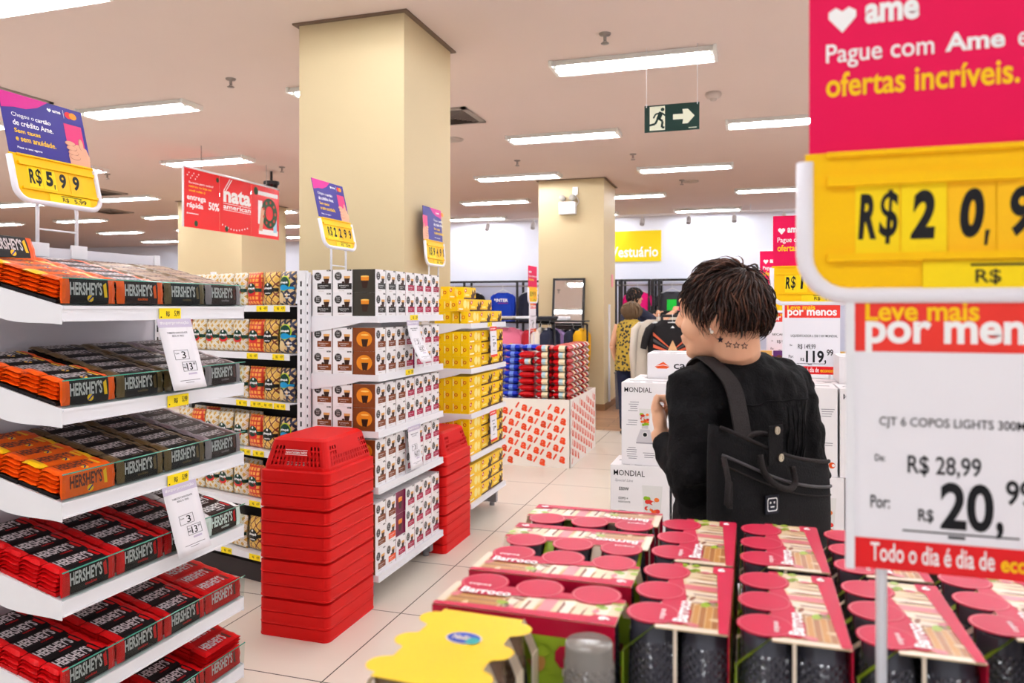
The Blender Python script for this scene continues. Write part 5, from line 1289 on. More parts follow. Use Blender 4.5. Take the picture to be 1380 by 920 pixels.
garment('t_shirt', 'magenta t-shirt hanging in the wall bay above the shoppers', 't-shirt', (-2.22, 15.65, 2.06), 0, fmg, False, None, .52, .66)
def p_green(b, g): b.rect2(g, -.1, -.46, .09, -.16, 1, .001, 6); b.rect2(g, .05, -.46, .3, -.3, 2, .002, 6)
garment('t_shirt', 'dark grey t-shirt with a large green print in the wall bay', 't-shirt', (-1.52, 15.65, 2.06), 0, fgy, False, ([M('print green', (20, 200, 60), .5), M('print pink', (240, 110, 130), .5)], p_green), .56, .68)
r = thing('shelf_stack', 'pale folded clothes and black box on the shelf under the green printed shirt', 'clothes stack', (-1.5, 14.6, 0))
b = MB(); b.box(-.42, .42, -.2, .2, 1.33, 1.40); b.box(-.42, -.39, -.2, .2, 0, 1.33); b.box(.39, .42, -.2, .2, 0, 1.33); b.build('stand', fcr, r)
b = MB(); b.box(-.4, .4, -.15, .15, 1.4, 1.52); b.build('dark_pile', black, r, bevel=.02)
# free racks
def rack(label, x, y, w, z, cols, names, face=0):
    r = thing('clothes_rack', label, 'rack', (x, y, 0)); b = MB()
    for s in (-1, 1): b.tube([(s * w / 2, 0, 0), (s * w / 2, 0, z)], .015, 8); b.tube([(s * w / 2, -.22, .02), (s * w / 2, .22, .02)], .015, 8)
    b.tube([(-w / 2, 0, z), (w / 2, 0, z)], .014, 8); b.build('frame', dark, r)
    if cols: b = MB(); b.box(-w / 2, w / 2, -.16, .16, z + .03, z + .05); b.build('top_shelf', dark, r)
    return r
rack('black clothes rack with pink and red sweaters behind the bin', -3.05, 10.2, .9, 1.36, 1, None)
def p_logo(b, g): b.disc2(g, .08, -.3, .04, 1, .001, ry=.03); b.disc2(g, .1, -.25, .03, 2, .001)
garment('sweater', 'pink fleece sweater at the end of the rack behind the bin', 'sweater', (-3.32, 10.2, 1.379), .1, fpk, True, ([wink, fyl], p_logo), .56, .62, 'sweaters on the rack behind the bin', hook=.09)
for i, (c, nm) in enumerate(((fdr, 'dark red sweater edge-on beside the pink one'), (fcr, 'cream sweater edge-on beside the dark red one'), (fnv, 'navy sweater edge-on farthest on the rack behind the bin'))):
    garment('sweater', nm, 'sweater', (-2.92 + i * .13, 10.2, 1.379), 1.5, c, True, None, .5, .62, 'sweaters on the rack behind the bin', hook=.09)
for i in range(3):
    b = MB(); b.box(-.13, .13, -.12, .12, 0, .035); o = b.build('folded_shirt', [fcr, white, fgy][i], loc=(-3.3 + i * .3, 10.2, 1.4105), bevel=.012); tag(o, ('pale folded shirt on the rack shelf above the pink sweater', 'white folded shirt in the middle of the rack shelf behind the bin', 'grey folded shirt on the rack shelf by the price board')[i], 'folded shirt', 'folded shirts on the rack shelf')
rack('black clothes rack with lilac and mustard garments before the mirror', -2.60, 10.75, .7, 1.33, 1, None)
def p_prin(b, g):
    b.disc2(g, -.08, -.34, .07, 1, .001, ry=.12); b.disc2(g, .06, -.34, .06, 2, .001, ry=.13); b.disc2(g, -.07, -.2, .04, 3, .001); b.disc2(g, .06, -.2, .04, 3, .001)
garment('sweater', 'lilac printed sweater on the rack before the mirror', 'sweater', (-2.83, 10.75, 1.349), .1, fll, True, ([M('print magenta', (220, 40, 110), .5), M('print aqua', (120, 200, 220), .5), M('print face', (190, 120, 90), .5)], p_prin), .5, .6, 'garments on the rack before the mirror', hook=.08)
garment('sweater', 'black garment edge-on beside the lilac sweater', 'sweater', (-2.46, 10.75, 1.349), 1.5, fnv, True, None, .46, .6, 'garments on the rack before the mirror', hook=.08)
garment('sweater', 'mustard yellow garment at the end of the rack before the mirror', 'sweater', (-2.33, 10.75, 1.349), 1.5, fyl, True, None, .46, .58, 'garments on the rack before the mirror', hook=.08)
b = MB(); b.box(-.2, .2, -.12, .12, 0, .06); o = b.build('folded_shirt', white, loc=(-2.72, 10.75, 1.3805), bevel=.02); tag(o, 'white folded shirts bundle on the rack shelf before the mirror', 'folded shirt')
rack('clothes rack carrying the black winged t-shirt and a cream jacket', -.50, 7.7, .7, 1.48, None, None)
def p_wing(b, g):
    for s in (-1, 1):
        for q in range(6):
            a = .9 - q * .32
            x0, y0 = s * .03, -.27 - .02 * q; x1, y1 = s * (.19), -.27 + .17 * a * 1.1 - .02
            P = [(x0, y0), (x1, y1), (x1, y1 - .035), (x0, y0 - .012)]
            n = 4
            for t in range(n):
                A = [(P[0][0] + (P[1][0] - P[0][0]) * t / n, P[0][1] + (P[1][1] - P[0][1]) * t / n), (P[0][0] + (P[1][0] - P[0][0]) * (t + 1) / n, P[0][1] + (P[1][1] - P[0][1]) * (t + 1) / n), (P[3][0] + (P[2][0] - P[3][0]) * (t + 1) / n, P[3][1] + (P[2][1] - P[3][1]) * (t + 1) / n), (P[3][0] + (P[2][0] - P[3][0]) * t / n, P[3][1] + (P[2][1] - P[3][1]) * t / n)]
                b.poly2(g, A if s < 0 else A, 1 if q % 2 == 0 else 2, .001)
    b.poly2(g, [(-.045, -.3), (.045, -.3), (.02, -.24), (0, -.2), (-.02, -.24)], 3, .002); b.poly2(g, [(-.02, -.08), (.02, -.08), (0, -.055)], 4, .001)
garment('t_shirt', 'black t-shirt with an orange winged print on the rack beyond the boxes', 't-shirt', (-.745, 7.7, 1.499), .12, fk, False, ([M('print rust', (206, 96, 66), .6), M('print grey', (70, 68, 70), .6), M('print sand', (226, 180, 130), .6), wink], p_wing), .50, .7, 'garments on the rack beyond the boxes', hook=.06)
garment('jacket', 'cream long sleeved jacket just behind the winged black t-shirt', 'jacket', (-.90, 7.86, 1.499), .12, fcr, True, None, .52, .72, 'garments on the rack beyond the boxes', hook=.06)
for i in range(3): garment('t_shirt', 'dark t-shirt edge-on farther along the rack beyond the boxes, %s' % ORD[i], 't-shirt', (-.34 + .12 * i, 7.7, 1.499), 1.5, (fgy, fcr, fk)[i], False, None, .48, .68, 'garments on the rack beyond the boxes', hook=.06)
# ---------------------------------------------------------------- people
skin = M('skin', (232, 178, 144), .5, noise_amt=.05, noise_scale=30); skin2 = M('skin tan', (222, 170, 138), .55); shirt_k = M('black crepe', (13, 12, 14), .85, bump=.3, bump_scale=220, spec=.12); trou_k = M('black trousers', (12, 11, 13), .9, spec=.1); hairm = M('dark brown hair', (46, 28, 22), .5)
def fuse(mb, name, mat, parent, voxel, it=6, disp=0.0, dscale=.06):
    o = mb.build(name + '_raw', mat)
    m = o.modifiers.new('r', 'REMESH'); m.mode = 'VOXEL'; m.voxel_size = voxel; m.use_smooth_shade = True
    m = o.modifiers.new('s', 'SMOOTH'); m.iterations = it; m.factor = .5
    if disp:
        t = bpy.data.textures.new(name + 'fold', 'CLOUDS'); t.noise_scale = dscale; t.noise_depth = 2
        m = o.modifiers.new('d', 'DISPLACE'); m.texture = t; m.strength = disp; m.mid_level = .5; m.texture_coords = 'GLOBAL'
    dg = bpy.context.evaluated_depsgraph_get(); dg.update()
    me = bpy.data.meshes.new_from_object(o.evaluated_get(dg)); me.name = name
    old = o.data; bpy.data.objects.remove(o); bpy.data.meshes.remove(old)
    me.materials.clear(); me.materials.append(mat)
    for p in me.polygons: p.use_smooth = True
    n = bpy.data.objects.new(name, me); COL.objects.link(n)
    if parent: n.parent = parent; n.matrix_parent_inverse = Matrix.Translation(-Vector(parent.location))
    return n
RX = Vector((math.cos(math.radians(17.5)), math.sin(math.radians(17.5)), 0)); FW = Vector((-RX.y, RX.x, 0)); UP = Vector((0, 0, 1))
def rf(r, f, z): return RX * r + FW * f + UP * z                 # metres to the side of, away from and above the shop-front point
def loft_rings(b, secs, n=28, mi=0):
    """secs: (centre, half width, half depth, side vector, front vector, superellipse power)"""
    vs = []
    for c, w_, d_, sv, fv, pw in secs:
        for j in range(n):
            a = 2 * PI * j / n; ca, sa = math.cos(a), math.sin(a)
            vs.append(c + sv * (w_ * math.copysign(abs(ca) ** pw, ca)) + fv * (d_ * math.copysign(abs(sa) ** pw, sa)))
    k = len(secs)
    b.add(vs, [(i * n + j, i * n + (j + 1) % n, (i + 1) * n + (j + 1) % n, (i + 1) * n + j) for i in range(k - 1) for j in range(n)] + [tuple(range(n))[::-1], tuple(range((k - 1) * n, k * n))], mi, True)
wo = thing('person', 'person with short dark hair in black clothes carrying a black shoulder bag', 'person', rf(.53, 1.78, 0))
hd = (RX * -.80 + FW * .60).normalized(); hl = UP.cross(hd)
bd = (RX * -.55 + FW * .835).normalized(); bl = UP.cross(bd)
HC = rf(.484, 1.735, 1.551)
def hp(x, y, z): return HC + hd * x + hl * y + UP * z
HT = Matrix((hd, hl, UP)).transposed().to_4x4()
b = MB()
b.ell(hp(-.008, 0, .004), (.082, .066, .086), 28, 18, T=HT); b.ell(hp(.03, 0, -.055), (.058, .054, .062), 24, 14, T=HT); b.ell(hp(.058, 0, -.006), (.036, .056, .05), 20, 12, T=HT)
b.ell(hp(.068, 0, -.103), (.022, .022, .017), 14, 10, T=HT); b.ell(hp(.05, 0, -.092), (.038, .036, .024), 14, 10, T=HT)
for s in (1, -1): b.ell(hp(.05, s * .038, -.045), (.036, .024, .03), 14, 10, T=HT); b.ell(hp(.083, s * .03, .018), (.012, .022, .008), 10, 8, T=HT); b.ell(hp(.082, s * .029, .002), (.011, .013, .010), 10, 8, T=HT)
b.tube([hp(.088, 0, .012), hp(.099, 0, -.012), hp(.108, 0, -.034), hp(.098, 0, -.042)], [.009, .010, .012, .011], 10)
for s in (1, -1): b.ell(hp(.098, s * .011, -.040), (.011, .008, .008), 10, 8, T=HT)
b.ell(hp(.092, 0, -.066), (.010, .020, .0065), 10, 8, T=HT); b.ell(hp(.090, 0, -.078), (.010, .018, .007), 10, 8, T=HT); b.ell(hp(.082, 0, -.07), (.014, .026, .022), 12, 8, T=HT)
for s in (1, -1):
    ET = HT @ Matrix.Rotation(s * .35, 4, 'Z') @ Matrix.Rotation(-.2, 4, 'Y'); c = hp(-.012, s * .072, -.025)
    b.ell(c, (.018, .007, .030), 14, 10, T=ET); b.ell(c + UP * -.024 + hd * .004, (.009, .006, .011), 10, 8, T=ET); b.ell(c + hl * s * .006 - hd * .008 + UP * .008, (.010, .005, .022), 10, 8, T=ET)
TC = rf(.535, 1.79, 0)
def tp(s, d, z): return TC + bl * s + bd * d + UP * z
b.tube([hp(-.025, 0, -.03), hp(-.03, 0, -.085), tp(0, .005, 1.42), tp(0, -.01, 1.36)], [.055, .053, .057, .08], 18)
S_ = [(tp(0, -.01, z), w_, d_, bl, bd, .9) for z, w_, d_ in ((1.42, .06, .05), (1.39, .13, .07), (1.34, .155, .08), (1.2, .14, .085), (1.06, .13, .085), (.95, .155, .095), (.85, .16, .1))]
loft_rings(b, S_)
SHL, ELL, WRL = tp(.150, -.005, 1.375), rf(.396, 1.625, 1.168), rf(.357, 1.80, 1.240)
SHR, ELR, WRR = tp(-.158, -.005, 1.375), tp(-.20, -.04, 1.13), tp(-.19, .10, .93)
b.tube([SHL, (SHL + ELL) / 2, ELL], [.04, .034, .026], 12); b.tube([ELL, (ELL + WRL) / 2, WRL], [.026, .026, .022], 12)
b.tube([SHR, (SHR + ELR) / 2, ELR], [.045, .04, .034], 12); b.tube([ELR, (ELR + WRR) / 2, WRR], [.034, .032, .024], 12)
# left hand: a loose fist raised before the chest
ha = (rf(.349, 1.825, 1.33) - WRL).normalized(); hs = ha.cross(bl * -1).normalized(); hn = hs.cross(ha).normalized()
out = (RX * -1 + FW * .1).normalized(); out = (out - ha * out.dot(ha)).normalized(); side = ha.cross(out).normalized()   # knuckle side faces out to the left
PM = WRL + ha * .045
HM = Matrix((ha, out, side)).transposed().to_4x4()
b.tube([WRL - ha * .01, WRL + ha * .02], [.024, .026], 12, flat=1.0); b.ell(PM, (.044, .017, .036), 16, 12, T=HM)
for q in range(4):
    o_ = side * (-.027 + .018 * q); L_ = (.9, 1.0, .97, .8)[q]
    p0 = PM + ha * .034 + o_ + out * .006; p1 = p0 + ha * .022 * L_ + out * -.006; p2 = p1 + out * -.028 * L_ - ha * .002; p3 = p2 - ha * .026 * L_ + out * .0
    b.tube([p0 - ha * .015, p0, p1, p2, p3], [.0095, .0098, .009, .0085, .0075], 8)
th0 = PM - side * .032 - ha * .018; b.tube([th0, th0 - side * .014 + ha * .02 - out * .01, th0 - side * .008 + ha * .045 - out * .022, th0 + side * .008 + ha * .058 - out * .03], [.012, .0115, .010, .0085], 8)
# right hand hanging
ra = (WRR - ELR).normalized(); b.ell(WRR + ra * .05, (.03, .02, .045), 12, 10)
for q in range(4): p0 = WRR + ra * .085 + bd * (-.022 + .015 * q); b.tube([p0, p0 + ra * .035 + bl * .006, p0 + ra * .06 + bl * .02], [.009, .0085, .007], 8)
b.tube([WRR + ra * .04 + bd * .03, WRR + ra * .075 + bd * .045, WRR + ra * .1 + bd * .04], [.011, .010, .008], 8)
for s in (1, -1):
    b.tube([tp(s * .085, 0, .88), tp(s * .09, .01, .48), tp(s * .09, -.005, .09)], [.085, .055, .04], 14); b.tube([tp(s * .09, -.03, .05), tp(s * .095, .14, .03)], [.04, .03], 12)
fuse(b, 'body', skin, wo, .0045, 5)
# hair: a close cap plus layered locks swirling from the crown
from mathutils.bvhtree import BVHTree
b = MB(); rh = random.Random(11)
def dome(th, ph, k=1.0): return Vector((-.010 + .085 * k * math.sin(th) * math.cos(ph), .070 * k * math.sin(th) * math.sin(ph), .006 + .091 * k * math.cos(th)))
def keep(v):
    x, y, z = v
    if z < -.050: return False
    lim = .028 if x > .062 else (.028 - .9 * (.062 - x) if x > .012 else (-.018 if x > -.028 else -.050))
    if x > .0 and abs(y) < .05 and x > .062: lim = .030
    return z > lim
N1, N2 = 26, 40
idx = {}; vs = []; fs = []
for i in range(N1 + 1):
    for j in range(N2):
        vs.append(HC + HT.to_3x3() @ dome(PI * .82 * i / N1 + .001, 2 * PI * j / N2, 1.02))
for i in range(N1):
    for j in range(N2):
        v = dome(PI * .82 * (i + .5) / N1, 2 * PI * (j + .5) / N2)
        if keep(v): fs.append((i * N2 + j, i * N2 + (j + 1) % N2, (i + 1) * N2 + (j + 1) % N2, (i + 1) * N2 + j))
b.add(vs, fs, 0, True)
R3 = HT.to_3x3(); crown = Vector((-.055, .012, .092))
n = 0
while n < 1900:
    th = math.acos(rh.uniform(-.62, 1)); ph = rh.uniform(0, 2 * PI); v = dome(th, ph, 1.0)
    if not keep(v + Vector((0, 0, -.012))): continue
    n += 1
    nrm = Vector((v.x + .01, v.y * 1.4, v.z - .008)).normalized()
    d = (v - crown); d -= nrm * d.dot(nrm)
    if d.length < 1e-3: d = Vector((rh.uniform(-1, 1), rh.uniform(-1, 1), 0))
    d.normalize(); sw = noise.noise(v * 16) * 1.3 + rh.uniform(-.2, .2)
    d = (d + Vector((.18 if v.x > -.02 else -.05, 0, -.35)) + nrm.cross(d) * sw).normalized(); d -= nrm * d.dot(nrm); d.normalize()
    low = v.z < -.022
    L_ = rh.uniform(.045, .085) * (.26 if low else (.7 if v.z < 0 and v.x < .0 else 1.0)); r0 = rh.uniform(.0014, .0040); lift = (rh.uniform(.004, .016) + .010 * max(0, noise.noise(v * 30 + Vector((5, 0, 0))))) * (.45 if low else 1.15)
    pts = []; p = v.copy(); dd = d.copy(); m = 7; ph2 = rh.uniform(0, 6); cw = rh.uniform(.0, .16)
    for q in range(m + 1):
        t = q / m
        nn = Vector(((p.x + .01) / .085 ** 2, p.y / .070 ** 2, (p.z - .006) / .091 ** 2)).normalized()
        s_ = Vector(((p.x + .01) / .085, p.y / .070, (p.z - .006) / .091)); base = Vector((-.01, 0, .006)) + Vector((s_.x * .085, s_.y * .070, s_.z * .091)) / max(.2, s_.length)
        pts.append(HC + R3 @ (base + nn * (.004 + lift * math.sin(PI * min(1, t * .8 + .06)) + .002 * math.sin(ph2 + 5 * t))))
        dd = (dd + Vector((0, 0, -.07)) + nn.cross(dd) * (cw * math.cos(ph2 + 4 * t) + rh.uniform(-.08, .08))); dd -= nn * dd.dot(nn); dd.normalize(); p = base + dd * L_ / m
    b.tube(pts, [r0 * (1.1 - .95 * abs(2 * (q / m) ** .8 - .7)) for q in range(m + 1)], 4, mi=rh.choice((0, 0, 0, 1, 2)), caps=True, flat=.5)
ho = b.build('hair', [hairm, M('chestnut hair', (84, 52, 38), .48), M('deep brown hair', (28, 17, 14), .5)], wo); ho.matrix_parent_inverse = Matrix.Translation(-Vector(wo.location))
def KID(o, par=wo): o.parent = par; o.matrix_parent_inverse = Matrix.Translation(-Vector(par.location)); return o
b = MB(); ec = hp(-.006, .0815, -.052); b.ell(ec, (.004, .004, .004), 10, 8); b.ell(ec + hd * .004 + UP * .006, (.003, .003, .003), 10, 8); KID(b.build('earring', M('pearl', (245, 240, 232), .2)))
# shirt
b = MB()
S_ = [(tp(0, .0, 1.452), .066, .063, bl, bd, 1), (tp(0, -.004, 1.438), .076, .072, bl, bd, 1), (tp(0, -.01, 1.422), .112, .082, bl, bd, .95), (tp(0, -.012, 1.395), .165, .092, bl, bd, .85), (tp(0, -.012, 1.35), .180, .102, bl, bd, .8), (tp(0, -.01, 1.27), .178, .108, bl, bd, .85), (tp(0, 0, 1.15), .17, .112, bl, bd, .9), (tp(0, 0, 1.02), .175, .118, bl, bd, .9), (tp(0, 0, .90), .185, .125, bl, bd, .9), (tp(0, 0, .80), .19, .13, bl, bd, .9)]
loft_rings(b, S_[::-1])
b.tube([SHL + bl * -.035 + UP * .0, SHL + bl * .01, (SHL + ELL) / 2 + bl * .008, ELL + UP * .01, ELL + (ELL - WRL).normalized() * .012], [.06, .06, .056, .052, .044], 16)
b.tube([ELL + (ELL - WRL).normalized() * .01, ELL * .6 + WRL * .4, ELL * .25 + WRL * .75, ELL * .1 + WRL * .9], [.05, .048, .040, .033], 16)
b.tube([SHR + bl * .035, SHR - bl * .01, (SHR + ELR) / 2 - bl * .012, ELR], [.062, .064, .062, .055], 16); b.tube([ELR, (ELR + WRR) / 2, ELR * .08 + WRR * .92], [.055, .05, .036], 16)
sho = fuse(b, 'shirt', shirt_k, wo, .007, 6, .022, .055)
bvh = BVHTree.FromObject(sho, bpy.context.evaluated_depsgraph_get()) if False else BVHTree.FromPolygons([v.co.copy() for v in sho.data.vertices], [tuple(p.vertices) for p in sho.data.polygons])
def onto(v, e=.002):
    q, nn, i_, d_ = bvh.find_nearest(v); return q + nn * e
b = MB(); pts = []
for t in range(25):
    s = .15 - .30 * t / 24; pts.append(onto(tp(s, -.12, 1.335 + .01 * math.cos(s * 12)), .0008))
b.tube(pts, .0022, 6); KID(b.build('yoke_seam', trou_k))
for q in range(9):
    b2 = MB(); s = -.03 - .011 * q
    b2.tube([onto(tp(s, -.12, 1.33 - .02 * t), .0005) for t in range(10)], [.0005 + .0035 * math.sin(PI * (t + .5) / 10) for t in range(10)], 6, flat=.6)
    if q % 2 == 0: KID(b2.build('pleat', shirt_k))
b = MB()
for s in (1, -1): b.tube([tp(s * .085, 0, .95), tp(s * .092, .0, .6), tp(s * .092, .01, .45), tp(s * .09, -.005, .08)], [.115, .085, .07, .055], 18)
b.ell(tp(0, 0, .9), (.16, .12, .12), 20, 12); fuse(b, 'trousers', trou_k, wo, .009, 5)
b = MB()
for s in (1, -1): b.tube([tp(s * .09, -.06, .035), tp(s * .092, .02, .04), tp(s * .095, .11, .032), tp(s * .095, .165, .025)], [.035, .043, .04, .022], 12, flat=.8)
fuse(b, 'shoes', dark, wo, .006, 4)
# star tattoos on the neck
b = MB(); bo_ = [c for c in wo.children if c.name.startswith('body')][0]
bv2 = BVHTree.FromPolygons([v.co.copy() for v in bo_.data.vertices], [tuple(p.vertices) for p in bo_.data.polygons])
for i, (r_, z_) in enumerate(((.2755, -.0405), (.2860, -.0470), (.2965, -.0482), (.3070, -.0490))):
    q, nn, _, _ = bv2.ray_cast(Vector((0, 0, 1.55)), rf(r_, 1, z_).normalized())
    if q is None: continue
    ux = UP.cross(nn).normalized(); uy = nn.cross(ux); s = .0085
    P1 = [(s * (1 if k % 2 == 0 else .45) * math.sin(PI * k / 5), s * (1 if k % 2 == 0 else .45) * math.cos(PI * k / 5)) for k in range(10)]
    fr = F(q + nn * .0012, ux, uy)
    for k in range(10):
        a, c_ = P1[k], P1[(k + 1) % 10]; b.add([fr.p(*a), fr.p(*c_), fr.p(c_[0] * .62, c_[1] * .62), fr.p(a[0] * .62, a[1] * .62)], [(0, 1, 2, 3), (3, 2, 1, 0)])
    if i == 0: b.add([fr.p(x * .62, y * .62) for x, y in P1], [tuple(range(10)), tuple(range(10))[::-1]])
KID(b.build('star_tattoo', M('tattoo ink', (52, 48, 66), .6)))
# ---------------------------------------------------------------- shoulder bag
bagm = M('black canvas', (19, 18, 20), .8, bump=.3, bump_scale=260, spec=.15); strapm = M('black webbing', (36, 31, 31), .85, bump=.4, bump_scale=400)
bx = -bl                                                           # across the bag
B0_ = rf(.424, 1.488, 0)
def bp_(s, d, z): return B0_ + bx * s + bd * d + UP * z
bg = thing('shoulder_bag', 'black canvas shoulder bag with a small face patch hanging on the person\'s back', 'bag', bp_(.19, .04, .90))
b = MB(); secs = []
for t, w_, d_ in ((0, .165, .028), (.04, .178, .040), (.3, .186, .045), (.6, .188, .045), (.82, .189, .04), (.93, .190, .034), (1.0, .192, .026)):
    vs_ = []
    n = 36
    for j in range(n):
        a = 2 * PI * j / n; ca, sa = math.cos(a), math.sin(a)
        s = .192 + w_ * math.copysign(abs(ca) ** .55, ca); d = .045 + d_ * math.copysign(abs(sa) ** .8, sa)
        top = 1.318 - .30 * s - .02 * math.sin(PI * s / .38) ; z = .90 + (top - .90) * t
        vs_.append(bp_(s, d, z))
    secs.append(vs_)
n = 36; inner = [bp_(.192, .045, 0) * 0 + v * 1 for v in secs[-1]]
allv = [v for r_ in secs for v in r_]
cen = [sum((v for v in secs[-1]), Vector()) / n]
low = [v * .96 + (cen[0]) * .04 for v in secs[-1]]; low2 = [v + UP * -.05 for v in low]
allv += low + low2
k = len(secs) + 2
b.add(allv, [(i * n + j, i * n + (j + 1) % n, (i + 1) * n + (j + 1) % n, (i + 1) * n + j) for i in range(k - 1) for j in range(n)] + [tuple(range(n))[::-1], tuple(range((k - 1) * n, k * n))], 0, True)
def BK2(o): o.parent = bg; o.matrix_parent_inverse = Matrix.Translation(-Vector(bg.location)); return o
BK2(b.build('body', bagm))
def topz(s): return 1.318 - .30 * s - .02 * math.sin(PI * s / .38)
def fd(s): u = max(-1, min(1, (s - .192) / .189)); return .045 - .0445 * (max(0, 1 - abs(u) ** 3.6)) ** .45 - .0
b = MB(); b.tube([bp_(s, fd(s) - .001, topz(s) - .055) for s in [.012 + .36 * t / 30 for t in range(31)]], .0035, 6); BK2(b.build('zipper', M('zip teeth', (70, 67, 69), .5, .3)))
b = MB(); b.tube([bp_(s, fd(s) + .004, topz(s) - .0) for s in [.012 + .36 * t / 30 for t in range(31)]], .0045, 6); BK2(b.build('rim_binding', strapm))
b = MB(); b.tube([bp_(s, fd(s) - .0005, topz(s) - .075) for s in [.012 + .36 * t / 30 for t in range(31)]], .002, 5); BK2(b.build('seam', strapm))
# wide strap from the bag over the left shoulder
b = MB(); ctrl = [bp_(.105, .045, topz(.105) - .02), onto(rf(.480, 1.60, 1.368), .008), onto(rf(.463, 1.66, 1.408), .008), onto(rf(.443, 1.71, 1.44), .007), onto(rf(.430, 1.76, 1.45), .007), onto(rf(.422, 1.82, 1.42), .007), onto(rf(.418, 1.87, 1.36), .007)]
def spl(P, t):
    m = len(P) - 1; i = min(int(t * m), m - 1); u = t * m - i
    p0, p1, p2, p3 = P[max(i - 1, 0)], P[i], P[i + 1], P[min(i + 2, m)]
    return .5 * ((2 * p1) + (p2 - p0) * u + (2 * p0 - 5 * p1 + 4 * p2 - p3) * u * u + (3 * p1 - p0 - 3 * p2 + p3) * u ** 3)
n = 32; L2 = []
for t in range(n + 1):
    p = spl(ctrl, t / n); wv = bx * .025
    for e in (0, .004):
        for s in (-1, 1): L2.append(p + wv * s + (bd * -e if t < 16 else UP * e))
b.add(L2, [q for t in range(n) for q in ((4 * t, 4 * t + 1, 4 * t + 5, 4 * t + 4), (4 * t + 2, 4 * t + 6, 4 * t + 7, 4 * t + 3), (4 * t, 4 * t + 4, 4 * t + 6, 4 * t + 2), (4 * t + 1, 4 * t + 3, 4 * t + 7, 4 * t + 5))], 0, False)
BK2(b.build('strap', strapm))
# small carry handles, tab with two press studs
def arc(P, r): bq = MB(); bq.tube([spl(P, t / 20) for t in range(21)], r, 8); BK2(bq.build('handle', strapm))
arc([bp_(.095, fd(.1) - .003, topz(.1) - .02), bp_(.098, fd(.1) - .012, topz(.1) - .055), bp_(.125, fd(.13) - .018, topz(.13) - .07), bp_(.165, fd(.17) - .018, topz(.17) - .07), bp_(.195, fd(.19) - .012, topz(.19) - .055), bp_(.198, fd(.2) - .003, topz(.2) - .02)], .0065)
arc([bp_(.085, .03, topz(.085) - .01), bp_(.10, .02, topz(.10) + .018), bp_(.14, .015, topz(.14) + .03), bp_(.18, .02, topz(.18) + .022), bp_(.20, .03, topz(.2) - .01)], .006)
b = MB(); b.prism([(-.022, -.05), (.022, -.05), (.022, .03), (-.022, .03)], .003, F(bp_(.14, fd(.14) - .004, topz(.14) + .022), bx, UP)); BK2(b.build('closure_tab', bagm))
for dz, ds in ((.012, 0), (-.045, .012)):
    c = bp_(.14 + ds, fd(.14) - .008, topz(.14) + .03 + dz); fr = F(c, bx, UP); b = MB(); b.prism([(.0085 * math.cos(a * PI / 8), .0085 * math.sin(a * PI / 8)) for a in range(16)], .003, fr); b.ring2(fr, 0, 0, .004, .006, 0, .0035); BK2(b.build('press_stud', M('stud brass', (200, 190, 168), .25, .9)))
c = bp_(.130, fd(.13) - .003, 1.148); fr = F(c, (bx + UP * -.06).normalized(), UP); b = MB(); b.prism([(-.021, -.019), (.021, -.019), (.021, .019), (-.021, .019)], .0025, fr)
f2 = F(c + fr.n * .0026, fr.x, fr.y); A = [(-.016, -.010), (-.013, -.014), (.013, -.014), (.016, -.010), (.016, .010), (.013, .014), (-.013, .014), (-.016, .010)]
for q in range(8): a_, c_ = A[q], A[(q + 1) % 8]; b.poly2(f2, [a_, c_, (c_[0] * .86, c_[1] * .84), (a_[0] * .86, a_[1] * .84)], 1, .0004)
for x in (-.006, .006): b.rect2(f2, x - .0022, .002, x + .0022, .006, 1, .0004)
b.rect2(f2, -.006, -.006, .006, -.0035, 1, .0004); BK2(b.build('face_patch', [M('patch navy', (16, 18, 34), .6), wink]))
b = MB(); b.tube([bp_(.012, .02, topz(.01) - .06), bp_(.002, .0, topz(.01) - .10), bp_(-.008, -.005, topz(0) - .15), bp_(.004, -.002, topz(0) - .16), bp_(.012, .005, topz(0) - .11)], .006, 8); BK2(b.build('zip_pull', strapm))
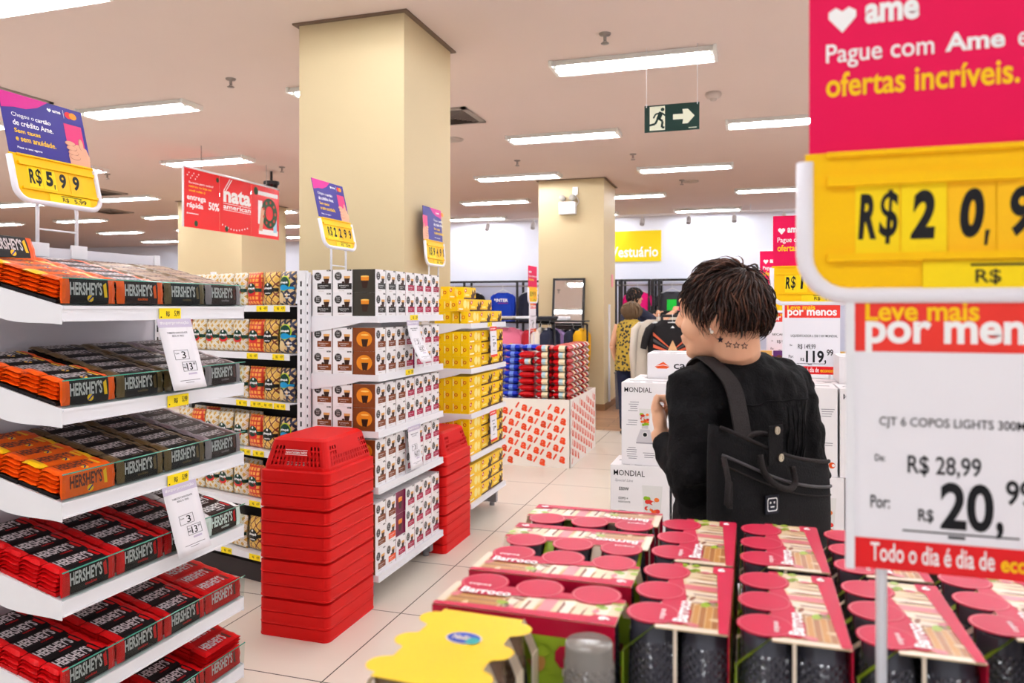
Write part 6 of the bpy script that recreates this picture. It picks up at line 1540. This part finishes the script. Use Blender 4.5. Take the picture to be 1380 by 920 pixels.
# ---------------------------------------------------------------- two shoppers at the clothing bays
def shopper(label, x, y, face, h, cloth, pants, hair, sleeve, arms, short):
    r = thing('person', label, 'person', (x, y, 0)); d = Vector((math.cos(face), math.sin(face), 0)); l = UP.cross(d); C0_ = Vector((x, y, 0)); k = h / 1.65
    P = lambda s, f, z: C0_ + l * s * k + d * f * k + UP * z * k
    TT = Matrix((d, l, UP)).transposed().to_4x4()
    b = MB(); b.ell(P(0, .02, 1.545), (.085 * k, .072 * k, .098 * k), 18, 12, T=TT); b.ell(P(0, .05, 1.49), (.055 * k, .05 * k, .06 * k), 14, 10, T=TT); b.tube([P(0, .1, 1.545), P(0, .122, 1.51)], [.008 * k, .012 * k], 8)
    for s in (1, -1): b.ell(P(s * .072, .01, 1.52), (.015 * k, .007 * k, .028 * k), 10, 8, T=TT)
    b.tube([P(0, 0, 1.5), P(0, -.01, 1.36)], [.052 * k, .06 * k], 14)
    loft_rings(b, [(P(0, -.01, z), w_ * k, d_ * k, l, d, .9) for z, w_, d_ in ((.82, .16, .1), (1.0, .15, .1), (1.2, .16, .1), (1.34, .165, .085), (1.41, .08, .06))])
    for s in (1, -1): b.tube([P(s * .085, 0, .88), P(s * .09, .01, .48), P(s * .09, 0, .08)], [.085 * k, .055 * k, .04 * k], 12); b.tube([P(s * .09, -.04, .045), P(s * .095, .14, .03)], [.04 * k, .03 * k], 10)
    for s, (el, wr_, hn_) in zip((1, -1), arms):
        sh_ = P(s * .165, -.01, 1.36); el, wr_, hn_ = P(*el), P(*wr_), P(*hn_)
        b.tube([sh_, (sh_ + el) / 2, el], [.052 * k, .046 * k, .038 * k], 12); b.tube([el, (el + wr_) / 2, wr_], [.038 * k, .036 * k, .026 * k], 12)
        a_ = (hn_ - wr_).normalized(); b.ell(wr_ + a_ * .045, (.03 * k, .024 * k, .045 * k), 10, 8); sv = a_.cross(UP).normalized() if abs(a_.z) < .9 else l
        for q in range(4): p0 = wr_ + a_ * .075 + sv * (-.024 + .016 * q); b.tube([p0, p0 + a_ * .035 - UP * .004, p0 + a_ * .055 - UP * .018], [.009, .0085, .007], 6)
        b.tube([wr_ + a_ * .03 + sv * .03, wr_ + a_ * .07 + sv * .045], [.011, .008], 6)
    def KK(o): return KID(o, r)
    fuse(b, 'body', skin2, r, .008, 3)
    b = MB(); loft_rings(b, [(P(0, -.01, z), w_ * k, d_ * k, l, d, .88) for z, w_, d_ in ((.80, .20, .135), (.95, .195, .13), (1.1, .185, .122), (1.28, .19, .118), (1.37, .178, .1), (1.415, .1, .075), (1.43, .075, .065))])
    if sleeve:
        for s, (el, wr_, hn_) in zip((1, -1), arms): sh_ = P(s * .15, -.01, 1.36); e2 = P(*el); b.tube([sh_, sh_ * .55 + e2 * .45, sh_ * .2 + e2 * .8], [.068 * k, .066 * k, .058 * k], 12)
    fuse(b, 'shirt', cloth, r, .012, 3, .02, .08)
    b = MB()
    for s in (1, -1): b.tube([P(s * .085, 0, .93), P(s * .092, 0, .5), P(s * .09, 0, .07)], [.115 * k, .075 * k, .055 * k], 14)
    fuse(b, 'trousers', pants, r, .012, 3)
    b = MB(); rr = random.Random(3)
    for q in range(420):
        th = math.acos(rr.uniform(-.55, 1)); ph = rr.uniform(0, 2 * PI); v = Vector((.098 * math.sin(th) * math.cos(ph), .08 * math.sin(th) * math.sin(ph), .1 * math.cos(th)))
        if v.x > .045 and v.z < .05: continue
        if v.x > .0 and v.z < -.01: continue
        if short and v.z < -.055: continue
        p0 = P(v.y, .02 + v.x, 1.55 + v.z); L_ = .035 if short else .11
        nn = (TT.to_3x3() @ v).normalized(); dn = (Vector((0, 0, -1)) + nn * .15 + d * -.2); dn -= nn * dn.dot(nn) * .9; dn.normalize() if dn.length > .01 else None
        b.tube([p0, p0 + dn * L_ * .5 + nn * .008, p0 + dn * L_ + nn * .002], [.009, .010, .003], 5)
    for q in range(1): b.ell(P(0, .01, 1.555), (.097 * k, .077 * k, .1 * k), 16, 10, T=TT) if False else None
    KK(b.build('hair', hair))
    b = MB()
    for s in (1, -1): b.tube([P(s * .09, -.06, .035), P(s * .095, .1, .032), P(s * .095, .165, .022)], [.037, .042, .022], 10, flat=.8)
    fuse(b, 'shoes', dark, r, .01, 2)
    return r
mus = bpy.data.materials.new('mustard leaf print'); mus.use_nodes = True; kk = NB(mus)
tc = kk.n('ShaderNodeTexCoord'); vo = kk.n('ShaderNodeTexVoronoi'); vo.inputs['Scale'].default_value = 26; kk.link(tc.outputs['Object'], vo.inputs['Vector'])
cc = kk.mix(kk.math('LESS_THAN', vo.outputs['Distance'], .40), lin((182, 150, 48)), lin((40, 38, 30))); kk.link(cc, kk.b.inputs['Base Color']); kk.b.inputs['Roughness'].default_value = .8
shopper('person in a sleeveless mustard patterned top seen from behind near the wall bays', -1.40, 9.3, math.radians(75), 1.64, mus, M('dark denim', (30, 34, 56), .8), M('ash brown hair', (112, 88, 64), .5), False, (((.24, -.03, 1.1), (.25, .1, .9), (.25, .16, .84)), ((-.22, .0, 1.12), (-.18, .18, .98), (-.15, .27, .98))), False)
shopper('person in a dark t-shirt reaching up to a garment beside the mustard top', -1.49, 10.1, math.radians(40), 1.83, fnv, M('dark denim', (30, 34, 56), .8), M('black hair', (30, 24, 22), .5), True, (((.26, .2, 1.2), (.14, .40, 1.32), (.1, .46, 1.36)), ((-.25, .18, 1.22), (-.22, .42, 1.36), (-.2, .48, 1.42))), True)
